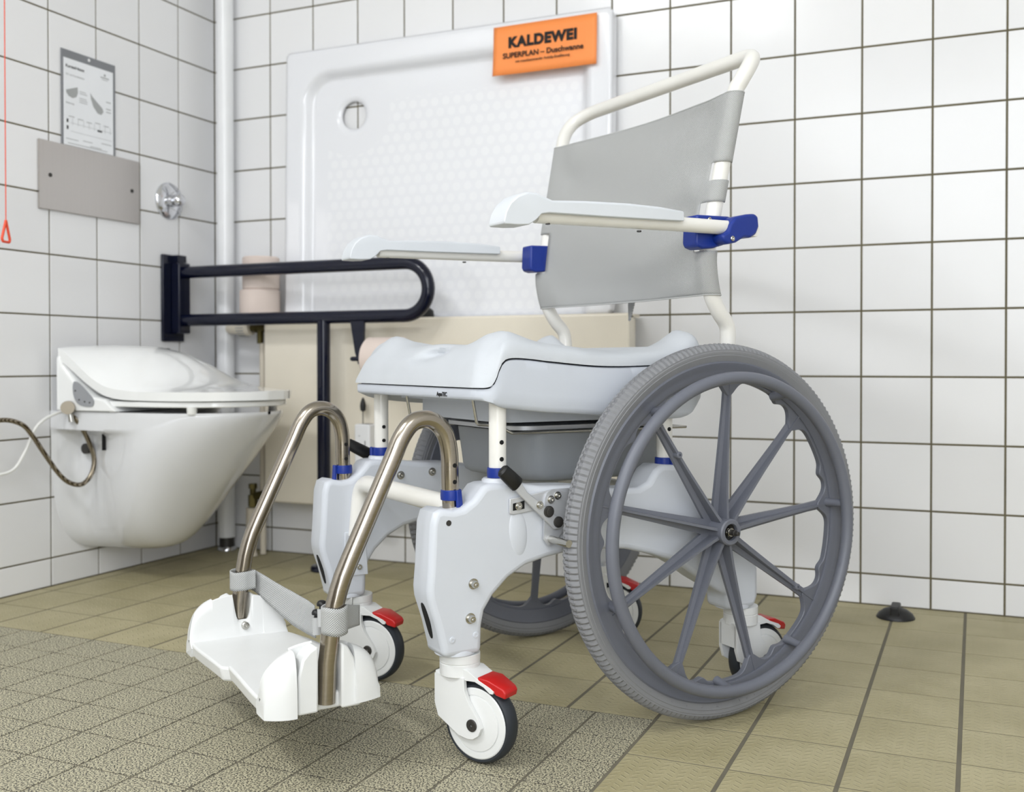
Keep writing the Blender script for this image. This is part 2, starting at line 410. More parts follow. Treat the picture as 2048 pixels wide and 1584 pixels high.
# ------------------------------------------------------------------ wheelchair
YAW = -2.1806; W0 = (1.5073, -.7069, 0)
chair = thing('shower_wheelchair', 'white shower commode wheelchair with grey mesh back and two big grey wheels', 'wheelchair', W0, YAW)
def bolt(parent, p, s, r=.0042, h=.004, name='bolt', m='bolt', ax='y', washer=True):
    bm = bmesh.new(); d = 1
    prof = ([(r*1.45, 0), (r*1.45, .0012)] if washer else [])+[(r, .0012 if washer else 0), (r, h*.7), (r*.8, h), (r*.42, h), (r*.42, h*.45)]
    add_lathe(bm, [(a, b*d) for a, b in prof], p, ax, 16)
    o = finish(bm, name, m, parent, s=s); return o
def ringpts(R, y, z, n=96, x=0): return [(x+R*cos(2*pi*k/n), y, z+R*sin(2*pi*k/n)) for k in range(n)]
def drive_wheel(s, x0):
    zc, Y = .2915, .2786
    # tyre with moulded tread
    n = 576; bm = bmesh.new()
    prof = [(.2625, .0125, 0), (.268, .0150, 0), (.2725, .0168, 0), (.2735, .0160, 0), (.2765, .0170, 0), (.2785, .0170, 0), (.2795, .0163, 0), (.2815, .0165, .0), (.2835, .0158, 1), (.2872, .0132, 2), (.2893, .0088, 3), (.2901, .0062, 0), (.2889, .0052, 0), (.2906, .0042, 1), (.2912, 0, 1)]
    full = prof+[(r, -a, k) for r, a, k in prof[-2::-1]]
    rings = []
    for i in range(n):
        t = 2*pi*i/n; ring = []
        for j, (r, a, k) in enumerate(full):
            ph = (i+(2 if j > len(full)//2 else 0)) % 3
            if k in (1, 2, 3) and ph == 0: r -= .0030
            if k in (1, 2) and ph == 2 and j not in (len(prof)-2, len(prof)-1): r -= .0016
            ring.append(bm.verts.new((x0+r*cos(t), Y+a, zc+r*sin(t))))
        rings.append(ring)
    for i in range(n):
        A, B = rings[i], rings[(i+1) % n]
        for k in range(len(full)-1): bm.faces.new((A[k], A[k+1], B[k+1], B[k]))
    # rim is the part mesh; tyre a sub-part
    rb = bmesh.new()
    rp = [(.2635, .0128), (.261, .0150), (.257, .0138), (.252, .0105), (.246, .0092), (.240, .0088), (.2375, .0075), (.2365, 0), (.2375, -.0075), (.246, -.009), (.257, -.0125), (.261, -.014), (.2635, -.0128)]
    R = [[rb.verts.new((x0+r*cos(2*pi*k/144), Y+a, zc+r*sin(2*pi*k/144))) for k in range(144)] for r, a in rp+[rp[0]]]
    for A, B in zip(R, R[1:]):
        for k in range(144): rb.faces.new((A[k], A[(k+1) % 144], B[(k+1) % 144], B[k]))
    ph0 = 13.5 if s == 1 else 13.5+20
    # inner web with fillets at each spoke and bumps between them
    def rin(t):
        d = (math.degrees(t)-ph0) % 40; d = min(d, 40-d)
        dd = (math.degrees(t)-ph0) % 40
        bump = .0075*exp(-((dd-27)/2.6)**2)
        f = .024*exp(-(d/4.2)**2)
        return .2335-f-bump
    N = 540; V = []
    for k in range(N):
        t = 2*pi*k/N; ri = rin(t); V.append([rb.verts.new((x0+r*cos(t), Y+a, zc+r*sin(t))) for r, a in ((.243, .0055), (ri+.001, .0055), (ri, .0045), (ri, -.0035), (.243, -.0045))])
    for k in range(N):
        A, B = V[k], V[(k+1) % N]
        for j in range(4): rb.faces.new((A[j], A[j+1], B[j+1], B[j]))
    # hub
    for A in [[(.013, -.028), (.024, -.028), (.024, -.012), (.021, -.006), (.0195, .012), (.0205, .016), (.0205, .0225), (.0185, .0245), (.0135, .0245), (.0128, .0235), (.0125, .010)]]:
        add_lathe(rb, A, (x0, Y, zc), 'y', 40)
    rim = finish(rb, 'drive_wheel', 'wheel', chair, s=s, angle=32)
    tire = finish(bm, 'tyre', 'tire', rim, s=s, angle=28)
    # spokes
    sb = bmesh.new()
    def sec(r, wd, yb, yt, rib):
        # T section: flat flange low, rib standing up
        h = wd/2; q = [(-h, yb), (h, yb), (h, yb+.0055), (rib, yb+.007), (rib*.8, yt), (-rib*.8, yt), (-rib, yb+.007), (-h, yb+.0055)]
        return [sb.verts.new((r, a, b)) for b, a in q]
    S = [sec(r, wd, yb, yt, rb_) for r, wd, yb, yt, rb_ in [(.016, .024, -.012, .016, .0030), (.028, .0245, -.012, .0145, .0028), (.06, .0215, -.011, .0115, .0026), (.12, .0175, -.0085, .0085, .0024), (.19, .0140, -.0055, .0075, .0022), (.222, .0150, -.004, .0065, .0020), (.246, .0100, -.003, .0075, .0014)]]
    for A, B in zip(S, S[1:]):
        for k in range(8): sb.faces.new((A[k], A[(k+1) % 8], B[(k+1) % 8], B[k]))
    sb.faces.new(S[0][::-1]); sb.faces.new(S[-1])
    sp = finish(sb, 'spoke', 'wheel', rim, s=s, angle=50)
    for k in range(9):
        o = sp if k == 0 else sp.copy()
        if k: COL.objects.link(o); o.parent = rim
        a = radians(ph0+40*k); o.location = (x0, s*Y, zc); o.rotation_euler = (0, -a, 0)
    # hand rim and its stubs
    hb = bmesh.new(); add_tube(hb, ringpts(.2385, .3195, zc, 120, x0), .0095, 18, closed=True)
    finish(hb, 'hand_rim', 'wheel', rim, s=s)
    sb = bmesh.new(); add_tube(sb, [(.232, .004, 0), (.234, .018, 0), (.2385, .038, 0)], [.0075, .0062, .0066], 14)
    st = finish(sb, 'rim_stud', 'wheel', rim, s=s)
    for k, d in enumerate([173, 62-8, -21-2, 297-24, 234, 117]):
        o = st if k == 0 else st.copy()
        if k: COL.objects.link(o); o.parent = rim
        o.location = (x0, s*Y, zc); o.rotation_euler = (0, -radians(d), 0)
    # small valve bosses on spokes
    vb = bmesh.new()
    for d, r in ((53.5, .152), (213.5, .19)):
        add_lathe(vb, [(.0052, -.006), (.0052, .0095), (.0042, .0105), (.0015, .0105), (.0015, .004)], (x0+r*cos(radians(d)), Y, zc+r*sin(radians(d))), 'y', 16)
    finish(vb, 'spoke_boss', 'wheel', rim, s=s)
    bb = bmesh.new(); add_lathe(bb, [(.0127, .009), (.0127, .018), (.0118, .018), (.0075, .0165), (.0075, .009)], (x0, Y, zc), 'y', 30); finish(bb, 'bearing', 'black', rim, s=s)
    ab = bmesh.new()
    add_lathe(ab, [(.0076, .016), (.0076, .0205), (.0072, .021), (.005, .021)], (x0, Y, zc), 'y', 6)
    add_lathe(ab, [(.0066, .021), (.0066, .024), (.0062, .0246), (.004, .0246)], (x0, Y, zc), 'y', 24)
    finish(ab, 'axle_nut', 'bolt', rim, angle=30, s=s)
    ab = bmesh.new(); add_lathe(ab, [(.0048, .02), (.0048, .033), (.0036, .0335), (.0033, .0395), (.0028, .040)], (x0, Y, zc), 'y', 20)
    add_tube(ab, [(x0, Y-.03, zc), (x0, .235, zc)], .011, 20)
    finish(ab, 'axle', 'dbolt', rim, s=s)
    # raised lettering on the sidewall
    if s == 1:
        cu = []
        for i, ch in enumerate('24 x 1 3/8  (37-540)  500R'):
            if ch == ' ': continue
            th = radians(304-i*3.3+0); Rr = .2700
            p = Vector((x0+Rr*cos(th), Y+.0148, zc+Rr*sin(th)))
            ex = Vector((sin(th), 0, -cos(th))); ey = Vector((-cos(th), 0, -sin(th))); ez = Vector((0, 1, 0))
            ey = -ey; ex = -ex if ex.cross(ey).dot(ez) < 0 else ex
            mt = Matrix((ex, ey, ez)).transposed().to_4x4(); mt.translation = p+ey*(-.0028)
            cu.append((ch, mt))
        bm = bmesh.new()
        for ch, mt in cu:
            o = text_mesh(ch, .0085, mt, 'tire', None, depth=.0009); bm.from_mesh(o.data); bpy.data.objects.remove(o)
        finish(bm, 'tyre_lettering', 'tire', rim, smooth=False)['kind'] = 'stuff'
    return rim
drive_wheel(1, .008); drive_wheel(-1, -.008)
# --- side frames
SIDE = [(.4700, .3535), (.4800, .3490), (.4850, .3330), (.4880, .2726), (.4905, .2440), (.4890, .2300), (.4780, .1965), (.4690, .1610), (.4680, .1490), (.4080, .1490), (.4070, .1867), (.4025, .2071), (.3888, .2265), (.3644, .2484), (.3353, .2632), (.3014, .2705), (.271, .2741), (.2083, .274), (.1571, .2691), (.1089, .2567), (.0693, .2434), (.0429, .2289), (.0078, .2051), (-.0454, .1748), (-.0480, .149), (-.1080, .149), (-.1149, .166), (-.1149, .2123), (-.1000, .2480), (-.0540, .2850), (-.0050, .3250), (.0230, .3560), (.0450, .3915), (.0880, .3935), (.1010, .3860), (.1140, .3690), (.1330, .3612), (.1700, .3620), (.2489, .3720), (.3099, .3748), (.3400, .3800), (.3480, .3830), (.3950, .3830), (.4050, .3800), (.4205, .3624), (.4362, .3525), (.4517, .3500)]
NX, NY = .4245, .207     # front caster axis
RX = -.105               # rear caster axis
def side_frame(s):
    bm = bmesh.new(); y0, y1 = .1797, .2353
    n = len(SIDE)
    add_prism(bm, SIDE, y0, y1)
    body = finish(bm, 'side_frame', 'plastic', chair, s=s)
    bevel_mod(body, .0085, 4, 50)
    # sculpted swell on the outer face, collars on the posts, caster sockets
    bm = bmesh.new()
    for x in (.3675, .0625):
        add_lathe(bm, [(.0240, .345), (.0245, .370), (.0228, .3860), (.0205, .3885), (.0130, .3885)], (x, .2075, 0), 'z', 28)
    for x in (NX+.012, RX+.024):
        add_lathe(bm, [(.0270, .156), (.0286, .1530), (.0288, .1485), (.0270, .1475)], (x-.0, .2075, 0), 'z', 32)
    finish(bm, 'post_socket', 'plastic', body, s=s)
    bm = bmesh.new()
    bmesh.ops.create_uvsphere(bm, u_segments=32, v_segments=20, radius=1, matrix=Matrix.Translation((.350, .2333, .3120)) @ Matrix.Rotation(radians(6), 4, 'Y') @ Matrix.Diagonal((.016, .0050, .036, 1)))
    finish(bm, 'rib', 'plastic', body, s=s)
    if s == 1:
        for x, z in ((.4223, .247), (.4271, .1997)): bolt(body, (x, .2353, z), s, .0052, .009)
        for x, z in ((.455, .1732), (.4184, .1756)):
            bolt(body, (x, .2353, z), s, .0045, .0012, 'rivet', 'plastic', washer=False)
    else:
        for x, z in ((.343, .3542), (.2813, .3569), (.4216, .2003)): bolt(body, (x, -.184-.0, z), 1, .0050, .004, ax='y') if False else bolt_in(body, (x, z))
        bm = bmesh.new(); add_prism(bm, [(.4055, .186), (.4480, .186), (.4480, .262), (.4100, .262)], -.1800, -.1775); bevel_mod(finish(bm, 'cover_plate', 'plastic', body), .001, 2)
    bm = bmesh.new(); add_lathe(bm, [(.0040, .2348), (.0040, .2357), (.0010, .2357)], (.4601, 0, .3341), 'y', 16); finish(bm, 'screw', 'dbolt', body, s=s)
    bm = bmesh.new(); add_prism(bm, smooth_outline([(.4765, .222), (.4835, .224), (.4780, .195), (.4685, .166), (.4635, .166), (.4700, .195)], 3), .200, .2165)
    # finger slot on the leading edge
    bm.free(); bm = bmesh.new()
    add_prism(bm, smooth_outline([(.1985, .223), (.2155, .223), (.2135, .172), (.2005, .172)], 3), .470, .4712, 'x')
    for v in bm.verts:
        v.co.x = interp(v.co.z, [(.161, .4694), (.1965, .4785), (.230, .4890)])+(.0006 if v.co.x > .4705 else -.002)
    finish(bm, 'finger_slot', 'hole', body, s=s)
    return body
def bolt_in(parent, xz):
    bm = bmesh.new(); r = .005
    add_lathe(bm, [(r*1.45, 0), (r*1.45, .0012), (r, .0014), (r, .0035), (r*.8, .0048), (r*.42, .0048), (r*.42, .002)], (xz[0], -.1797, xz[1]), 'y', 16)
    return finish(bm, 'bolt', 'bolt', parent)
FR = {1: side_frame(1), -1: side_frame(-1)}
bm = bmesh.new()
add_tube(bm, fillet([(.428, -.172, .255), (.420, -.172, .347), (.420, .172, .347), (.428, .172, .255)], .035, 8), .0148, 24)
finish(bm, 'cross_tube', 'paint', chair)
bm = bmesh.new(); add_tube(bm, [(.0, -.19, .330), (.0, .19, .330)], .0135, 20); finish(bm, 'cross_tube', 'paint', chair)
# --- seat posts with holes, blue spring clips
def clip(x, s, z0=.3885, tabx=.004, zl=.030, y=.2075, r=.0150, ang=70):
    bm = bmesh.new()
    add_lathe(bm, [(r-.002, z0), (r, z0), (r+.0005, z0+.007), (r, z0+.0145), (r-.002, z0+.0145)], (x, y, 0), 'z', 28)
    a = radians(ang); c = Vector((x+cos(a)*(r+.0005), y+sin(a)*(r+.0005), 0)); t = Vector((-sin(a), cos(a), 0)); nn = Vector((cos(a), sin(a), 0))
    prof = [(-.0035, z0+.015), (.0045, z0+.015), (.0062, z0), (.0075, z0-zl*.6), (.0050, z0-zl), (-.0010, z0-zl*1.05), (-.0045, z0-zl*.8), (-.0020, z0-zl*.4)]
    A = [bm.verts.new(c+t*u+nn*-.0005+Vector((0, 0, zz))) for u, zz in prof]; B = [bm.verts.new(c+t*u+nn*.0045+Vector((0, 0, zz))) for u, zz in prof]
    for i in range(8): bm.faces.new((A[i], A[(i+1) % 8], B[(i+1) % 8], B[i]))
    bm.faces.new(A[::-1]); bm.faces.new(B)
    return bevel_mod(finish(bm, 'spring_clip', 'blue', chair, s=s), .001, 2, 50)
def holes(parent, lst, s, r=.0033):
    for (x, y, z, a, R) in lst:
        bm = bmesh.new(); n = Vector((cos(a), sin(a), 0)); c = Vector((x, y, z))
        add_tube(bm, [c+n*(R-.004), c+n*(R+.00045)], r, 14); finish(bm, 'adjust_hole', 'hole', parent, s=s)
CA = atan2(1.4855-.207, 1.0997-.367)   # roughly towards the viewer's side, holes face outward-front
for s in (1, -1):
    for x, ha in ((.3675, radians(88)), (.0625, radians(88))):
        bm = bmesh.new(); add_tube(bm, [(x, .2075, .33), (x, .2075, .497)], .0126, 28)
        po = finish(bm, 'seat_post', 'paint', chair, s=s)
        a = ha if s == 1 else -ha
        zs = (.4155, .4395) if x > .2 else (.4478,)
        holes(po, [(x, .2075, z, a, .0126) for z in zs], s)
    clip(.3675, s, tabx=0, ang=(112 if s == 1 else 20)); clip(.0625, s, ang=(96 if s == 1 else 20))
# --- casters
def caster(x, y, psi, front):
    T = Matrix.Translation((x, y, 0)) @ Matrix.Rotation(psi, 4, 'Z')   # a axis = trail direction
    bm = bmesh.new(); z1 = .1475
    add_lathe(bm, [(.0285, .118), (.0285, z1-.0135), (.0280, z1-.013), (.0280, z1-.012), (.0287, z1-.0115), (.0287, z1), (.020, z1)], (0, 0, 0), 'z', 40)
    arm = [(-.0275, .119), (-.0275, .078), (-.0215, .060), (.014, .039), (.030, .0365), (.0385, .0375), (.0480, .0440), (.0520, .0540), (.0475, .0650), (.0300, .0880), (.0240, .1020), (.0230, .1190)]
    for a0, a1 in ((.0158, .0225), (-.0225, -.0158)): add_prism(bm, arm, a0, a1)
    # hood
    hood = [(-.0275, .122), (-.0275, .082), (-.0235, .082), (-.0180, .0985), (.0, .1085), (.018, .1150), (.040, .1160), (.055, .1110), (.0650, .1040), (.0700, .1040), (.0715, .1075), (.0660, .1120), (.0480, .1185), (.0270, .1300), (.0, .1310)]
    add_prism(bm, hood, -.0200, .0200)
    bmesh.ops.transform(bm, matrix=T, verts=bm.verts)
    fork = finish(bm, 'caster', 'casterpl', chair); bevel_mod(fork, .0018, 2, 50)
    R = .0565; tr = .037
    def sub(name, m, prof, seg=48):
        b = bmesh.new(); add_lathe(b, prof, (tr, 0, R), 'y', seg); bmesh.ops.transform(b, matrix=T, verts=b.verts); return finish(b, name, m, fork, angle=30)
    sub('caster_tyre', 'ctire', [(.0470, -.0118), (.0520, -.0125), (.0548, -.0095), (.0565, -.0040), (.0565, .0040), (.0548, .0095), (.0520, .0125), (.0470, .0118)], 64)
    for q in (1, -1):
        sub('wheel_disc', 'casterpl', [(.0490, 0), (.0490, .0122*q), (.0475, .0132*q), (.0395, .0136*q), (.0390, .0125*q), (.0382, .0125*q), (.0376, .0142*q), (.0300, .0152*q), (.0, .0156*q)], 64)
    sub('axle_bolt', 'dbolt', [(.0085, .0220), (.0085, .0236), (.0075, .0242), (.0022, .0242), (.0022, .0225)], 24)
    sub('axle_bolt', 'dbolt', [(.0085, -.0220), (.0085, -.0236), (.0075, -.0242), (.0022, -.0242), (.0022, -.0225)], 24)
    b = bmesh.new(); O = [(.0430, .1225), (.0600, .1215), (.0850, .1110), (.0885, .1060), (.0865, .0985), (.0720, .1010), (.0660, .1110), (.0440, .1190)]
    A = []
    for k, (yy, sc) in enumerate([(-.0185, .90), (-.0165, 1), (.0165, 1), (.0185, .90)]):
        A.append([b.verts.new((.066+(u-.066)*sc, yy*(1.05 if u < .07 else .82), .111+(v-.111)*sc)) for u, v in O])
    for P, Q in zip(A, A[1:]):
        for i in range(8): b.faces.new((P[i], P[(i+1) % 8], Q[(i+1) % 8], Q[i]))
    b.faces.new(A[0][::-1]); b.faces.new(A[-1])
    bmesh.ops.transform(b, matrix=T, verts=b.verts)
    bevel_mod(finish(b, 'brake_pedal', 'red', fork), .0022, 2, 30)
    return fork
caster(NX+.004, NY, radians(115.4), True)
caster(NX-.010, -NY-.004, radians(125.6), True)
caster(RX+.004, NY, radians(178), False)
caster(RX+.012, -NY+.006, radians(140), False)
# --- wheel brakes
def brake(s):
    bm = bmesh.new(); y = .2360
    add_prism(bm, [(.3660, .3610), (.3660, .3400), (.3600, .3380), (.3060, .3440), (.2900, .3480), (.2640, .3510), (.2640, .3700), (.2900, .3700)], y, y+.0035)
    add_prism(bm, [(.3060, .3650), (.3090, .3580), (.3110, .2990), (.3040, .2900), (.2960, .2900), (.2720, .3150), (.2700, .3650), (.2960, .3700)], y+.0035, y+.0065)
    br = finish(bm, 'brake_bracket', 'alu', chair, s=s); bevel_mod(br, .001, 2)
    bm = bmesh.new(); add_prism(bm, [(.3610, .3540), (.3610, .3440), (.3420, .3455), (.3420, .3570)], y+.0034, y+.0039); finish(bm, 'slot', 'hole', br, s=s)
    if s == 1:
        lev = [(.3760, .3920), (.3660, .4010), (.3560, .3920), (.3420, .3700), (.3150, .3500), (.2870, .3270), (.2830, .3200), (.2880, .3130), (.2960, .3130), (.3300, .3440), (.3560, .3680)]
        bm = bmesh.new(); add_prism(bm, lev, y+.0075, y+.0115); lv = finish(bm, 'brake_lever', 'alu', chair, s=s); bevel_mod(lv, .0012, 2)
        g = bmesh.new(); G0 = Vector((.3560, y+.0095, .3800)); G1 = Vector((.3830, y+.0095, .4040))
    else:
        lev = [(.3700, .3930), (.3680, .3800), (.3480, .3700), (.3150, .3480), (.2870, .3270), (.2880, .3130), (.2960, .3130), (.3200, .3340), (.3500, .3560)]
        bm = bmesh.new(); add_prism(bm, lev, y+.0075, y+.0115); lv = finish(bm, 'brake_lever', 'alu', chair, s=s); bevel_mod(lv, .0012, 2)
        g = bmesh.new(); G0 = Vector((.3720, y+.0095, .3860)); G1 = Vector((.4180, y+.0095, .4100))
    d = (G1-G0); L = d.length; d.normalize(); u = Vector((d.z, 0, -d.x))
    ring = []
    for t, wv, tv in ((0, .0095, .005), (.06, .0112, .0068), (.5, .0108, .0072), (.92, .0100, .0066), (1, .0070, .0040)):
        c = G0+d*L*t; ring.append([g.verts.new(c+u*(wv*cos(a))+Vector((0, 1, 0))*(tv*sin(a))) for a in [2*pi*(k+.5)/16 for k in range(16)]])
    for P, Q in zip(ring, ring[1:]):
        for k in range(16): g.faces.new((P[k], P[(k+1) % 16], Q[(k+1) % 16], Q[k]))
    g.faces.new(ring[0][::-1]); g.faces.new(ring[-1])
    finish(g, 'grip', 'black', lv, s=s)
    for x, z, r, m in ((.3062, .3397, .0062, 'dbolt'), (.2899, .3235, .0060, 'dbolt')):
        bm = bmesh.new(); add_lathe(bm, [(r*1.35, y+.011), (r*1.35, y+.013), (r, y+.0135), (r, y+.0150), (r*.8, y+.0153)], (x, 0, z), 'y', 20); finish(bm, 'pivot_pin', m, lv, s=s)
    for x, z, yy in ((.3215, .3502, .0115), (.3520, .3500, .0036), (.2995, .3560, .0065), (.2880, .3610, .0065)):
        bolt(br, (x, y+yy, z), s, .0040, .0055)
    bm = bmesh.new(); k = 26
    pts = [(.3000, y+.006, .2990), (.2995, y+.048, .2990)]
    add_tube(bm, pts, .0052, 26); add_tube(bm, [(.2995, y+.0475, .2990), (.2995, y+.054, .2990)], [.0058, .0055], 20)
    finish(bm, 'brake_peg', 'bolt', br, s=s)
brake(1); brake(-1)
# --- leg rests
def legrest(s):
    pts = [(.4385, .203, .300), (.4440, .203, .445), (.4660, .203, .4930), (.5020, .203, .4930), (.6030, .203, .2680), (.6215, .203, .190), (.6215, .203, .108)]
    path = [Vector(pts[0])]+cr([(.4385, .203, .3300), (.4415, .203, .385), (.4425, .203, .425), (.4490, .203, .4530), (.4640, .203, .4700), (.4830, .203, .4750), (.5010, .203, .4690), (.5160, .203, .4500), (.5290, .203, .4220)], 5)+[Vector(p) for p in [(.5560, .203, .365), (.5900, .203, .2930), (.6000, .203, .2710), (.6060, .203, .2540), (.6110, .203, .2360), (.6170, .203, .2010), (.6220, .203, .1600), (.6240, .203, .108)]]
    bm = bmesh.new(); add_tube(bm, path, .0124, 32)
    tb = finish(bm, 'leg_rest_tube', 'steel', chair, s=s, angle=60)
    a = radians(88)
    holes(tb, [(.4400, .203, z, a if s == 1 else -a, .0124) for z in ((.3870, .4100) if s == 1 else (.387, .412))], s, .0031)
    clip(.4400, s, z0=.3610, y=.203, r=.0145, zl=.024, ang=(98 if s == 1 else -8))
    return tb
LT = {s: legrest(s) for s in (1, -1)}
# --- foot plates
def footplate(s, dz):
    # tray outline in X/Y, thick lip; outer wall rising as an arch round the tube
    N = 40; y0 = -.008 if s == 1 else .004
    bm = bmesh.new()
    plan = [(.7000, y0), (.7020, y0+.06), (.7070, .150), (.7060, .186), (.6960, .204), (.5720, .204), (.5560, .190), (.5300, .100), (.5280, y0+.03), (.5330, y0)]
    plan = smooth_outline(plan, 2)
    zt = .121+dz; zb = .099+dz
    A = [bm.verts.new((x, y, zt)) for x, y in plan]; B = [bm.verts.new((x-.004*(1 if x > .66 else 0), y, zb)) for x, y in plan]
    n = len(plan)
    for i in range(n): bm.faces.new((A[i], A[(i+1) % n], B[(i+1) % n], B[i]))
    bm.faces.new(A[::-1]); bm.faces.new(B)
    fp = finish(bm, 'foot_plate', 'casterpl', chair, s=s); bevel_mod(fp, .004, 3, 40)
    # side wall
    bm = bmesh.new()
    def wallpts(t):   # t 0..1 from front to rear over the arch
        a = pi*t; c = cos(a); return .6330+(.0740 if c > 0 else .0820)*c, .124+dz+.0640*(max(sin(a), 0)**.70)
    K = 44; rows = [wallpts(k/K) for k in range(K+1)]
    yi, yo = .184, .217
    def sheet(pts, ya, yb, zbase, flare=1):
        vs = []
        for (x, z) in pts:
            fr = max(0, (x-.672)/.035)**2*.016*flare; rr_ = max(0, (.590-x)/.040)**2*.010*flare; q = fr+rr_
            h = z-zbase
            P = [(ya-.014, zbase+.014), (ya-.007, zbase+.020), (ya-.002, zbase+.020+h*.25), (ya, zbase+h*.80), (ya+.002, z-.005), (ya+.007, z-.001), ((ya+yb)/2, z), (yb-.009, z-.002), (yb-.003, z-.009), (yb+.001, z-.022), (yb+.0035, zbase+h*.45), (yb+.0045, zbase), (ya-.010, zbase)]
            P = [(y-(q if y > (ya+yb)/2-.004 else 0), max(zz, zbase)) for y, zz in P]
            vs.append([bm.verts.new((x, y, zz)) for y, zz in P])
        m = len(vs[0])
        for P, Q in zip(vs, vs[1:]):
            for i in range(m): bm.faces.new((P[i], P[(i+1) % m], Q[(i+1) % m], Q[i]))
        bm.faces.new(vs[0][::-1]); bm.faces.new(vs[-1])
    front = [p for p in rows if p[0] > .6640]; rear = [p for p in rows if p[0] < .5900]
    sheet(front, yi, yo, .100+dz); sheet(rear, yi, yo, .106+dz)
    vs = []
    for k in range(41):
        x = .585+.085*k/40; za = .124+dz+.064*max(0, 1-((x-.633)/.078)**2)**.35
        d = abs(x-.6215); zn = .146+dz+(0 if d < .006 else ((d-.006)/.0085)**2*.030)
        z = min(za, zn) if d < .020 else za
        zb_ = .100+dz; h = za-zb_
        P = [(yi-.014, zb_+.014), (yi-.007, zb_+.020), (yi-.002, min(zb_+.020+h*.25, z-.004)), (yi, min(zb_+h*.80, z-.003)), (yi+.002, z-.001), (yi+.004, z), (yi+.006, z-.002), (yi+.006, zb_), (yi-.010, zb_)]
        vs.append([bm.verts.new((x, y, zz)) for y, zz in P])
    for P, Q in zip(vs, vs[1:]):
        for i in range(9): bm.faces.new((P[i], P[(i+1) % 9], Q[(i+1) % 9], Q[i]))
    bm.faces.new(vs[0][::-1]); bm.faces.new(vs[-1])
    sw = finish(bm, 'side_guard', 'casterpl', fp, s=s, angle=45)
    # clamp cheeks round the tube
    bm = bmesh.new()
    for ol in ([(.6385, .101), (.6660, .101), (.6655, .150), (.6600, .172), (.6500, .183), (.6385, .187)], [(.5800, .101), (.6070, .101), (.6070, .187), (.5980, .181), (.5890, .165), (.5855, .145)]):
        add_prism(bm, [(x, z+dz) for x, z in ol], yi+.004, yo-.001)
    ck = finish(bm, 'clamp_cheek', 'casterpl', fp, s=s); bevel_mod(ck, .003, 2, 40)
    bm = bmesh.new(); add_lathe(bm, [(.0062, yi+.001), (.0062, yi-.0065), (.0048, yi-.0075), (.002, yi-.0075), (.002, yi-.005)], (.6190, 0, .1370+dz), 'y', 20); finish(bm, 'screw', 'bolt', fp, s=s)
    return fp
footplate(1, 0.0); footplate(-1, -.012)
# --- straps
def ribbon(pts, widths, name, parent, m='mesh', th=.0022, uvs=(330, 330), wdir=None):
    P = cr(pts, 8); n = len(P); bm = bmesh.new(); uvl = bm.loops.layers.uv.new('UVMap')
    base = [Vector(p) for p in pts]; rows = []; L = 0
    for i, p in enumerate(P):
        f = i/(n-1)*(len(pts)-1); k = min(int(f), len(pts)-2); t = f-k; wdt = widths[k]*(1-t)+widths[k+1]*t
        wd = (Vector(wdir[k])*(1-t)+Vector(wdir[k+1])*t).normalized() if wdir else Vector((0, 0, 1))
        if i: L += (p-P[i-1]).length
        rows.append(([bm.verts.new(p+wd*wdt*(j/6-.5)) for j in range(7)], L, wdt))
    for (A, la, wa), (B, lb, wb) in zip(rows, rows[1:]):
        for j in range(6):
            f = bm.faces.new((A[j], A[j+1], B[j+1], B[j]))
            for lp, (l, jj, ww) in zip(f.loops, ((la, j, wa), (la, j+1, wa), (lb, j+1, wb), (lb, j, wb))): lp[uvl].uv = (l*uvs[0], jj/6*ww*uvs[1])
    o = finish(bm, name, m, parent); sm = o.modifiers.new('solid', 'SOLIDIFY'); sm.thickness = th; sm.offset = 0
    return o
X0, Z0 = .616, .187
ribbon([(.600, -.186, .198), (.6080, -.1865, .197), (.6200, -.1860, .196), (.6330, -.1930, .195), (.6350, -.2080, .196), (.6200, -.2200, .196), (.6000, -.2100, .193), (.5900, -.1850, .186), (.5760, -.155, .172), (.5600, -.120, .158), (.5480, -.085, .150), (.5440, -.060, .147)],
       [.030, .030, .030, .030, .031, .032, .034, .038, .046, .054, .054, .050], 'heel_strap', chair, wdir=[(0, 0, 1)]*8+[(0, -.1, 1)]*4)
ribbon([(.6120+.0165*cos(a), .203+.0165*sin(a), .2155+.001*sin(3*a)) for a in [radians(-150+30*k) for k in range(13)]]+[(.588, .185, .212), (.560, .160, .206)],
       [.036]*13+[.034, .028], 'heel_strap', chair)
ribbon([(.575, .170, .222), (.555, .120, .208), (.545, .06, .18), (.540, .0, .160), (.540, -.030, .152)], [.022, .026, .032, .036, .036], 'heel_strap', chair)
for c in ((.552, -.008, .1830), (.545, -.050, .1600)):
    bm = bmesh.new(); add_lathe(bm, [(.0035, -.014), (.0040, 0), (.0075, .001), (.0078, .004), (.0060, .0075), (.003, .0090)], c, 'z', 18)
    finish(bm, 'rubber_plug', 'black', chair)
    bm = bmesh.new(); add_tube(bm, [(c[0], c[1], c[2]-.004), (c[0], c[1]+.003, c[2]-.030)], [.0068, .0072], 16); finish(bm, 'strap_sleeve', 'mesh', chair)
